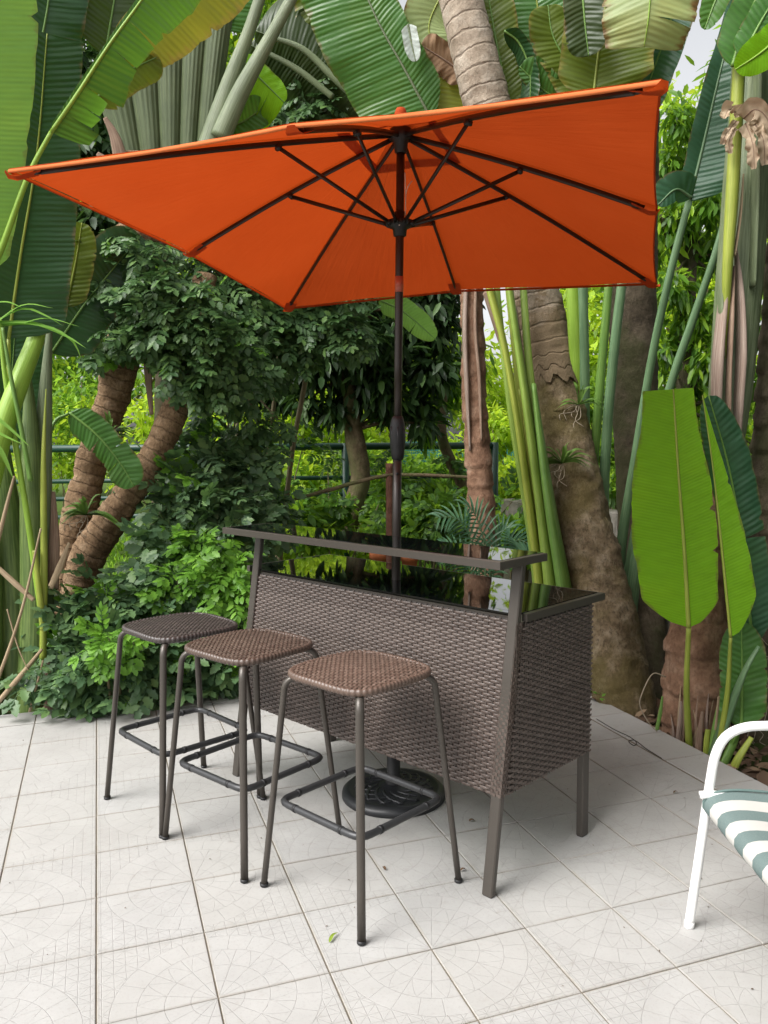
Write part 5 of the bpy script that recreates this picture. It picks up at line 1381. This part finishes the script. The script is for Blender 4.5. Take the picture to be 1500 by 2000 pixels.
# --- three bar stools
def make_stool():
    root = thing('bar_stool', (0, 0, 0))
    a = .200; zt = .790
    # woven seat
    p = .0112; n = int(2 * a / p)
    m = MB()
    ext = lambda y: a * max(0.0, 1 - abs(y / a) ** 4.2) ** (1 / 4.2)
    dome = lambda x, y: -.010 * ((x / a) ** 2 + (y / a) ** 2) * .6 + .004
    for d in (0, 1):
        for i in range(n):
            y = -a + (i + .5) * p
            e = ext(y) - .004
            if e < .02: continue
            s = np.linspace(-e, e, max(6, int(2 * e / (p * .55))))
            if d == 0: w = np.clip(1.6 * np.cos(2 * PI * (s / (4 * p) - i / 4)), -1, 1) * .0027
            else: w = -np.clip(1.6 * np.cos(2 * PI * ((i - n / 2 + .5) / 4 - s / (4 * p) - (n / 2 - .5) / 4)), -1, 1) * .0027
            rows = []
            for o, cz in ((-.5, -.0010), (-.22, .0006), (.22, .0006), (.5, -.0010)):
                yy = y + o * p * .98
                z = zt + np.array([dome(v, yy) for v in s]) + w + cz
                rows.append(np.stack([s, np.full_like(s, yy), z], 1) if d == 0 else np.stack([np.full_like(s, yy), s, z], 1))
            m.grid(np.array(rows))
    seat = obj('seat', m, M_WICK_S, root, False)
    # wrapped rim: one bump per turn of strand
    th = np.linspace(0, 2 * PI, 481)[:-1]
    def sup(t, r):
        c, s_ = np.cos(t), np.sin(t)
        k = (np.abs(c) ** 4.2 + np.abs(s_) ** 4.2) ** (-1 / 4.2)
        return r * k * c, r * k * s_
    rim = MB(); V = []
    for q, t_ in enumerate(th):
        x, y = sup(t_, a)
        rr = .0108 + .0011 * math.cos(q * 2 * PI / 6)
        nx, ny = nrm([x, y])
        ring = []
        for k in range(8):
            b = k * PI / 4
            ring.append((x + nx * rr * math.cos(b), y + ny * rr * math.cos(b), zt + dome(x, y) - .007 + 1.25 * rr * math.sin(b)))
        V.append(ring)
    V.append(V[0])
    rim.grid(np.array(V), closed=True)
    obj('wicker_rim', rim, M_WICK_S, seat, False, kind='stuff')
    und = MB(); t8 = np.linspace(0, 2 * PI, 65)[:-1]
    P = [(*sup(t_, a - .006), zt - .014) for t_ in t8]
    und.add(P, [tuple(range(64))]); obj('seat_base', und, M_WICK_D, seat, False)
    # legs
    for sx in (-1, 1):
        for sy in (-1, 1):
            d = np.array([sx, sy, 0]) / math.sqrt(2)
            top = d * .262; bot = d * .348
            path = [d * .12 + [0, 0, zt - .030], d * .225 + [0, 0, zt - .030]]
            for k in range(1, 7):
                b = k / 6 * PI / 2
                path.append(d * (.225 + .040 * math.sin(b)) + [0, 0, zt - .030 - .045 * (1 - math.cos(b))])
            top_ = path[-1]
            for k in range(1, 6): path.append(top_ + (bot + [0, 0, .012] - top_) * k / 5)
            lm = MB(); lm.tube(np.array(path), .0140, 14, flat=.82, up=np.cross(d, [0, 0, 1.0]))
            lg = obj('leg', lm, M_FRAME, root, False)
            fm = MB(); fm.tube(np.array([bot + [0, 0, .013], bot + [0, 0, .004], bot + [0, 0, 0.0005]]), [.0152, .0152, .012], 14)
            obj('foot_cap', fm, M_RUBBER, lg, False)
    # under-seat brace ring and foot ring
    fr_ = MB(); ang = np.linspace(0, 2 * PI, 97)
    zr = .315; rr = .205
    P = np.array([(*[v for v in sup(t_ , rr)], zr) for t_ in ang])
    q7 = lambda t_, r: (r * np.cos(t_) * (np.abs(np.cos(t_)) ** 11 + np.abs(np.sin(t_)) ** 11) ** (-1 / 11), r * np.sin(t_) * (np.abs(np.cos(t_)) ** 11 + np.abs(np.sin(t_)) ** 11) ** (-1 / 11))
    P = np.array([(*q7(t_, rr), zr) for t_ in ang])
    fr_.tube(P, .0125, 12, caps=False)
    fo = obj('foot_ring', fr_, M_RING, root, False)
    for k in range(4):
        t_ = k * PI / 2
        for o in (-.115, .115):
            sl = MB()
            c = np.array([math.cos(t_), math.sin(t_), 0]) * rr; e = np.array([-math.sin(t_), math.cos(t_), 0])
            sl.tube(np.array([c + e * (o - .006) + [0, 0, zr], c + e * (o + .006) + [0, 0, zr]]), .0142, 12)
            obj('ring_joint', sl, M_RUBBER, fo, False)
    return root
stool = make_stool()
spots = [((-.088, 2.790), -43.5, 'russet wicker bar stool nearest the right end of the bar, before the umbrella base'),
         ((-.535, 3.155), -41.0, 'middle one of the three wicker bar stools, between the two others'),
         ((-.890, 3.490), -46.0, 'dark wicker bar stool farthest back, beside the green bush')]
for k, ((x, y), ang, lab) in enumerate(spots):
    o = stool if k == 0 else copy_tree(stool)
    o.location = (x, y, 0); o.rotation_euler = (0, 0, math.radians(ang))
    tag(o, lab, 'bar stool', 'bar stools along the counter')
    if k:
        for c in kids(o):
            if c.name.startswith('seat'):
                c.data = c.data.copy(); c.data.materials[0] = M_SEATS[k - 1]
                for r_ in kids(c):
                    if 'rim' in r_.name: r_.data = r_.data.copy(); r_.data.materials[0] = M_SEATS[k - 1]

# --- umbrella
UB = np.array([.036, 3.519, 0])
hub = np.array([.079, 3.518, 2.858])
axis = nrm(hub - UB)
uax = nrm([.0134, .0568, 1.0])
uy = -17.9 * PI / 180
e1 = np.array([math.cos(uy), math.sin(uy), 0]); e1 = nrm(e1 - uax * (e1 @ uax)); e2 = np.cross(uax, e1)
t = NT('orange_canvas')
oc = t.coord('Object')
n = t.noise(oc, 3, 4); w = t.noise(oc, 420, 2)
u_, v_, _ = t.sep(t.coord('UV'))
seam = (((v_ - .5).ab() * 2 - 1).ab() * u_).ramp(.010, .022)
wr = t.noise(t.map(t.coord('UV'), (1.6, 9, 1)), 2.2, 4, .6, .4)
fade = t.noise(oc, 1.4, 3)
col = t.mix(n, (.41, .057, .013), (.50, .076, .019))
col = t.mix(fade.ramp(.45, .75) * .3, col, (.56, .12, .035))
col = t.mix((seam * -1 + 1) * .35, col, (.26, .038, .008))
nb = t.bump(w * .25 + n * .3 + wr * 2.2 + seam * .5, .35, .006)
M_CANVAS = t.done(t.translucent(t.bsdf(col, .85, 0, .15, nb), t.mix(n, (.60, .070, .008), (.72, .088, .010)), .24, nb))
M_SKYLIT = m_plain('skylit_canvas', (.58, .155, .048), .85, 0, .15, .1, 9)  # lighter canvas: skylight on the near edge is put into the colour
M_CORD = m_plain('white_cord', (.7, .66, .6), .8)
M_TAPE = m_plain('red_brown_tape', (.42, .10, .06), .35, 0, .5, .15, 40)
M_RESIN = m_plain('black_cast_resin', (.016, .017, .019), .42, 0, .5, .2, 14)
umb = thing('patio_umbrella', UB, 'open square orange umbrella on a dark pole through the bar', 'umbrella')
onax = lambda z: UB + (hub - UB) * (z / hub[2])
ha, hb = 1.017, 1.086
rimpts = []
for k, (s, q, dr) in enumerate(((-1, -1, .447), (0, -1, .428), (1, -1, .440), (1, 0, .415), (1, 1, .440), (0, 1, .415), (-1, 1, .450), (-1, 0, .418))):
    rimpts.append(hub + e1 * s * ha + e2 * q * hb - uax * dr)
rimpts[2] = rimpts[2] + np.array([.0, 0, -.006]); rimpts[4] = rimpts[4] + np.array([.012, 0, -.004])
can = MB()
NB = 12
for k in range(8):
    A, B = rimpts[k], rimpts[(k + 1) % 8]
    V = np.zeros((NB + 1, NB + 1, 3)); UVs = np.zeros((NB + 1, NB + 1, 2))
    for i in range(NB + 1):
        rr = .16 + .84 * i / NB
        for j in range(NB + 1):
            b = j / NB
            e = A * (1 - b) + B * b
            bow = 4 * b * (1 - b)
            p = hub + (e - hub) * (rr * (1 - .012 * bow * rr ** 3)) - uax * (.020 * bow * rr * (1.15 - rr) + .006 * bow * rr)
            p = p + uax * (.012 + .014 * math.sin(PI * rr)) + uax * .0035 * math.sin(9 * b + 5 * rr + k * 2.1) * bow * rr
            V[i, j] = p; UVs[i, j] = (rr, b)
    can.grid(V, uv=UVs)
canopy = obj('canopy', can, M_CANVAS, umb)
hem = MB(); hem_lit = MB()
for k in range(8):
    A, B = rimpts[k], rimpts[(k + 1) % 8]
    P = []
    for b in np.linspace(0, 1, 13):
        bow = 4 * b * (1 - b); e = A * (1 - b) + B * b
        P.append(hub + (e - hub) * (1 - .012 * bow) - uax * (.003 * bow + .006 * bow) + uax * (.012 - .009))
    P = np.array(P)
    out = nrm((A + B) / 2 - hub)
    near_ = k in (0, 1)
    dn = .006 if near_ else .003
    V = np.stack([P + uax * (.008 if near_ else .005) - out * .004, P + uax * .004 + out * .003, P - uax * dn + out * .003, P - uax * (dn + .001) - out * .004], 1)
    (hem_lit if near_ else hem).grid(V)
obj('hem', hem, M_CANVAS, canopy)
obj('hem', hem_lit, M_SKYLIT, canopy)
for k in range(8):
    pk = MB()
    r_ = rimpts[k]; d = nrm(r_ - hub); sd = nrm(np.cross(d, uax))
    w_ = .032
    c = r_ - uax * .012
    V = np.array([[c - d * .10 + sd * w_, c - d * .10 - sd * w_], [c - d * .03 + sd * w_ * .9 - uax * .010, c - d * .03 - sd * w_ * .9 - uax * .010], [c + sd * w_ * .7 - uax * .002, c - sd * w_ * .7 - uax * .002], [c + d * .012 + sd * .012 + uax * .018, c + d * .012 - sd * .012 + uax * .018]])
    pk.grid(V)
    obj('rib_pocket', pk, M_CANVAS, canopy)
vc = MB()
for k in range(8):
    A, B = rimpts[k], rimpts[(k + 1) % 8]
    V = np.zeros((5, 7, 3))
    for i in range(5):
        rr = .20 * i / 4
        for j in range(7):
            e = A * (1 - j / 6) + B * j / 6
            bw = 4 * (j / 6) * (1 - j / 6)
            V[i, j] = hub + (e - hub) * rr + uax * (.055 - .032 * i / 4 - .006 * bw * i / 4)
    vc.grid(V)
obj('vent_cap', vc, M_CANVAS, umb)
fin = MB(); fin.lathe([(.001, .10), (.018, .094), (.026, .075), (.024, .058), (.03, .05), (.03, .04)], tuple(hub), 20)
obj('finial', fin, M_CANVAS, umb)
hubm = MB(); hz = hub - uax * .012
hubm.lathe([(.012, .03), (.045, .022), (.05, .008), (.05, -.018), (.03, -.03), (.026, -.07), (.019, -.075)], tuple(hz), 24)
obj('hub', hubm, M_RUBBER, umb)
RUN = onax(2.487)
rn = MB(); rn.lathe([(.019, .05), (.026, .045), (.028, .02), (.048, .014), (.052, .0), (.048, -.014), (.03, -.022), (.027, -.05), (.019, -.054)], tuple(RUN), 24)
for k in range(8):
    d = nrm(rimpts[k] - hub); d = nrm([d[0], d[1], 0]); sd = np.array([-d[1], d[0], 0])
    for sg in (-1, 1):
        c = RUN + d * .052 + sd * .008 * sg
        rn.tube(np.array([c - sd * .002, c + sd * .002]), .012, 8)
obj('runner', rn, M_RUBBER, umb)
for k in range(8):
    r_ = rimpts[k]
    d = nrm(r_ - hub)
    st = hub + d * .045 - uax * .010
    en = r_ - d * (.07 if k % 2 else .10) - uax * .008
    m = MB(); m.tube(np.linspace(st, en, 12) + uax[None] * (.014 * np.sin(np.linspace(0, PI, 12)))[:, None], .0112, 8, flat=.62, up=uax)
    rb = obj('rib', m, M_FRAME_D, umb)
    f_ = .50 if k % 2 else .37
    j_ = st + (en - st) * f_ - uax * .002
    d2 = nrm([d[0], d[1], 0])
    m = MB(); m.tube(np.array([RUN + d2 * .05, j_]), .0088, 8, flat=.75)
    s_ = obj('strut', m, M_FRAME_D, umb)
    m = MB(); sd = nrm(np.cross(d, uax)); m.tube(np.array([j_ - sd * .013, j_ + sd * .013]), .011, 8)
    obj('strut_joint', m, M_RUBBER, rb)
    m = MB(); m.tube(np.array([en - d * .002, en + d * .02]), .0095, 8); obj('rib_tip', m, M_RUBBER, rb)
m = MB(); m.tube(np.array([onax(z) for z in (1.60, 1.9, 2.3, 2.6, 2.83)]), .0172, 20)
up_ = obj('upper_pole', m, M_FRAME_D, umb)
m = MB(); m.tube(np.array([onax(z) for z in (.02, .6, 1.2, 1.56)]), .0195, 20)
lp = obj('lower_pole', m, M_FRAME_D, umb)
m = MB(); m.tube(np.array([onax(2.205), onax(2.27)]), .0180, 20); obj('tape_band', m, M_TAPE, up_)
cr_ = MB(); cr_.lathe([(.0195, -.115), (.025, -.11), (.029, -.085), (.033, -.045), (.0345, -.005), (.033, .03), (.028, .055), (.0225, .07), (.0172, .074)], tuple(onax(1.612)), 28)
ck = obj('tilt_collar', cr_, M_RUBBER, umb)
m = MB()
for k in range(3):
    b = -PI / 2 + (k - 1) * .9
    q = onax(1.64)
    m.tube(np.array([q + [math.cos(b) * .034, math.sin(b) * .034, 0], q + [math.cos(b) * .030, math.sin(b) * .030, -.09]]), .0026, 6)
obj('collar_seam', m, M_RING, ck)
m = MB(); q = onax(1.44); m.tube(np.array([q + [0, -.018, 0], q + [0, -.03, .002]]), .006, 10); obj('push_button', m, M_RUBBER, lp)
m = MB(); q = onax(2.49)
m.tube(spline([q + [.022, -.02, .20], q + [.024, -.02, .08], q + [.018, -.025, .01], q + [-.004, -.045, -.02]], 14), .0026, 6)
m.tube(spline([q + [.024, -.02, .11], q + [.036, -.022, .145], q + [.052, -.022, .165]], 10), .0022, 6)
obj('pull_cord', m, M_CORD, umb)
# base
bs = thing('umbrella_base', UB, 'round black resin umbrella base with swirl relief under the bar', 'umbrella base')
m = MB(); m.lathe([(.001, .062), (.035, .062), (.045, .058), (.06, .050), (.10, .046), (.150, .041), (.185, .036), (.195, .041), (.212, .040), (.222, .030), (.230, .024), (.232, .004), (.226, .0)], tuple(UB), 64)
bd = obj('base_disc', m, M_RESIN, bs)
m = MB()
for k in range(14):
    b = k * 2 * PI / 14
    P = [UB + np.array([math.cos(b + .9 * s) * (.07 + .105 * s), math.sin(b + .9 * s) * (.07 + .105 * s), .049 - .010 * s]) for s in np.linspace(0, 1, 9)]
    m.tube(np.array(P), [.003, .006, .007, .008, .008, .008, .007, .006, .003], 6)
    b2 = b + .22
    P = [UB + np.array([math.cos(b2 - .8 * s) * (.09 + .085 * s), math.sin(b2 - .8 * s) * (.09 + .085 * s), .046 - .007 * s]) for s in np.linspace(0, 1, 7)]
    m.tube(np.array(P), [.002, .005, .006, .006, .006, .005, .002], 6)
obj('relief', m, M_RESIN, bd)
m = MB(); m.lathe([(.024, .40), (.030, .40), (.030, .10), (.036, .09), (.038, .06)], tuple(UB), 24); obj('base_tube', m, M_RUBBER, bs)
m = MB(); q = UB + [.03, -.01, .3]; m.tube(np.array([q, q + [.03, -.012, 0]]), .006, 8); m.tube(np.array([q + [.03, -.012, 0], q + [.045, -.018, 0]]), .014, 10); obj('clamp_knob', m, M_RUBBER, bs)

# --- white garden chair, mostly out of the frame
t = NT('white_enamel'); oc = t.coord('Object')
n = t.noise(oc, 26, 4); ch = t.noise(oc, 60, 3).ramp(.70, .74)
c = t.mix(n, (.72, .72, .70), (.83, .83, .82)); c = t.mix(ch, c, (.28, .25, .22))
M_WHITE = t.done(t.bsdf(c, .3, 0, .5))
t = NT('striped_sling'); oc = t.coord('UV'); u, v, _ = t.sep(oc)
st = ((v / .118).fr() - .5).ab().ramp(.245, .255)
wv = t.noise(t.coord('Object'), 300, 2)
c = t.mix(st, (.46, .45, .42), (.085, .135, .13)); c = t.mix(wv * .25, c, (.4, .4, .38))
M_SLING = t.done(t.bsdf(c, .8, 0, .2, t.bump(wv, .2, .002)))
M_PIPE = m_plain('green_piping', (.09, .14, .13), .7)
chair = thing('garden_chair', (1.25, 2.24, 0), 'white tubular garden armchair with green and white striped sling seat', 'chair')
yf, yn = 2.52, 1.86
for y in (yf, yn):
    P = [(.985, y, .012), (1.012, y, .25), (1.040, y, .50), (1.055, y, .585), (1.085, y, .640), (1.14, y, .668), (1.22, y, .674), (1.40, y, .670), (1.50, y, .655)]
    m = MB(); m.tube(spline(P, 46), .0150, 14); fl = obj('arm_tube', m, M_WHITE, chair)
    P = [(1.66, y, .012), (1.52, y, .42), (1.50, y, .655), (1.56, y, .85), (1.64, y, 1.02)]
    m = MB(); m.tube(spline(P, 30), .0150, 14); obj('back_tube', m, M_WHITE, chair)
    P = [(1.000, y - .0 + (-.018 if y == yf else .018), .455), (1.10, y + (-.018 if y == yf else .018), .455), (1.30, y + (-.018 if y == yf else .018), .43), (1.53, y + (-.018 if y == yf else .018), .41)]
    m = MB(); m.tube(spline(P, 16), .012, 12); obj('seat_rail', m, M_WHITE, chair)
    m = MB(); m.tube(np.array([(.984, y, .0), (.9855, y, .022)]), .0165, 12); obj('foot_cap', m, M_WHITE, fl)
for x, z, r in ((1.055, .425, .012), (1.64, 1.02, .015), (1.60, .17, .011)):
    m = MB(); m.tube(np.array([(x, yf - .01, z), (x, yn + .01, z)]), r, 12); obj('cross_tube', m, M_WHITE, chair)
prof = spline([(1.08, .380), (1.032, .392), (1.010, .422), (1.028, .455), (1.10, .470), (1.22, .462), (1.40, .440), (1.50, .46), (1.545, .60), (1.60, .82), (1.655, 1.01)], 60)
ys = np.linspace(yf - .022, yn + .022, 24)
V = np.zeros((60, 24, 3)); U = np.zeros((60, 24, 2))
for j, y in enumerate(ys):
    w_ = (y - yn) / (yf - yn); sag = 4 * w_ * (1 - w_)
    V[:, j, 0] = prof[:, 0]; V[:, j, 1] = y; V[:, j, 2] = prof[:, 1] - .030 * sag * np.exp(-((prof[:, 0] - 1.2) / .16) ** 2)
    U[:, j, 0] = np.linspace(0, 1, 60); U[:, j, 1] = y
m = MB(); m.grid(V, uv=U); m.grid(V[::-1] - np.array([0, 0, .004]), uv=U)
sl = obj('striped_seat', m, M_SLING, chair)
m = MB()
for y in (yf - .022, yn + .022):
    m.tube(np.stack([prof[:, 0], np.full(60, y), prof[:, 1] + .002], 1), .0048, 8)
obj('piping', m, M_PIPE, sl)
# ------------------------------------------------------------------ small things
def fallen(label, px, py, L_, w, mat, rot, cat='fallen leaf'):
    p = on_z(px, py, .003)
    m = MB()
    d = np.array([math.cos(rot), math.sin(rot), 0])
    s_ = np.array([-d[1], d[0], 0])
    P = [p - d * L_ / 2 + [0, 0, .002], p + s_ * L_ * .06 + [0, 0, .008], p + d * L_ / 2 + [0, 0, .003]]
    strap(m, P, w, n=9, fold=.5)
    tag(obj('fallen_leaf', m, mat), label, cat)
ML_GREENFALL = m_leafmass('fallen_green_leaf', (.16, .24, .03), (.22, .30, .04), None, .5, .2)
ML_BROWNFALL = m_leafmass('fallen_brown_leaf', (.07, .045, .03), (.12, .075, .045), None, .8, .1)
ML_DRYFALL = m_leafmass('dry_pale_leaf', (.22, .15, .09), (.34, .25, .16), None, .8, .15)
fallen('small curled green leaf lying on a tile in front of the stools', 652, 1832, .055, .006, ML_GREENFALL, 1.1)
fallen('dark leaf scrap on the tiles between the stool and the front bar leg', 905, 1701, .022, .006, ML_BROWNFALL, .2)
fallen('dark leaf scrap under the middle of the bar', 922, 1605, .026, .007, ML_BROWNFALL, .1)
fallen('brown leaf scrap beside the border groove on the right', 1320, 1549, .022, .005, ML_BROWNFALL, .1)
fallen('brown leaf scrap in front of the right stool leg', 750, 1697, .024, .006, ML_BROWNFALL, 2.0)
fallen('brown curled leaf against the patio edge behind the bar leg', 1163, 1368, .09, .03, ML_BROWNFALL, 2.2)
# a thin wire lying in the groove of the border
M_WIRE = m_plain('dark_wire', (.03, .026, .02), .6)
m = MB()
P = [on_z(*q, .004) for q in ((1165, 1404), (1200, 1425), (1228, 1438), (1243, 1450), (1238, 1456), (1228, 1448), (1240, 1446), (1262, 1462), (1292, 1481))]
m.tube(spline(P, 60), .0022, 6)
tag(obj('loose_wire', m, M_WIRE), 'thin dark wire lying along the border groove right of the bar', 'wire')
# root looping down beside the trunk on the right
m = MB()
P = [at(1300, 1322, 4.2), at(1275, 1316, 4.18), at(1255, 1352, 4.15), at(1250, 1378, 4.15), at(1266, 1410, 4.15), at(1283, 1428, 4.15)]
m.tube(spline(P, 30), .0032, 6); tag(obj('hanging_root', m, M_ROOT), 'pale root looping down between the two trunks right of the bar', 'root')
# tiny weed at the patio edge
rg = np.random.default_rng(2)
c = on_z(1186, 1372, 0)
wd = thing('weed', (c[0], c[1], -.03), 'little bright green weed at the patio edge by the leaning trunk', 'weed')
n = 34
pp = c + rg.normal(size=(n, 3)) * [.03, .02, .018] + [0, 0, .03]
dd = rg.normal(size=(n, 3)); dd[:, 2] = abs(dd[:, 2]) * .5
obj('foliage', scatter_mesh('foliage', [LEAF8], pp, dd, rg.normal(size=(n, 3)) * .4 + [0, -.4, 1], rg.uniform(.018, .034, n), ML_NEW, wscale=np.full(n, .6)), ML_NEW, wd, kind='stuff')

# dead leaves and scraps on the soil along the patio edge
rg = np.random.default_rng(31)
pts = []
for k in range(900):
    if k % 3: i, j = 8.80 + abs(rg.normal(0, .9)), rg.uniform(-1, 8)
    else: i, j = rg.uniform(-8, 8.5), 7.75 + abs(rg.normal(0, .9))
    pts.append(grid_pt(i, j, -.075 + rg.uniform(0, .03)))
pts = np.array(pts); n = len(pts)
dd = rg.normal(size=(n, 3)); dd[:, 2] *= .2
for nm, mt, a, b in (('leaf_litter', ML_BROWNFALL, 0, 650), ('leaf_litter', ML_DRYFALL, 650, 900)):
    me = scatter_mesh(nm, [LEAF8], pts[a:b], dd[a:b], rg.normal(size=(b - a, 3)) * .35 + [0, 0, 1], rg.uniform(.05, .15, b - a), mt, wscale=rg.uniform(.25, .6, b - a))
    tag(obj(nm, me, mt, kind='stuff'), 'brown dead leaves lying on the soil round the patio' if a == 0 else 'pale dry leaf scraps lying on the soil round the patio', 'leaf litter')

# grit and leaf crumbs scattered on the tiles
rg = np.random.default_rng(77)
n = 150
pp = np.array([grid_pt(rg.uniform(-4, 8.6), rg.uniform(-3, 7.4), .0035) for _ in range(n)])
dd = rg.normal(size=(n, 3)); dd[:, 2] *= .1
me = scatter_mesh('leaf_crumbs', [LEAF4], pp, dd, rg.normal(size=(n, 3)) * .2 + [0, 0, 1], rg.uniform(.004, .014, n), ML_BROWNFALL, wscale=rg.uniform(.25, .6, n))
tag(obj('leaf_crumbs', me, ML_BROWNFALL, kind='stuff'), 'tiny dark crumbs and leaf scraps scattered over the patio tiles', 'litter')
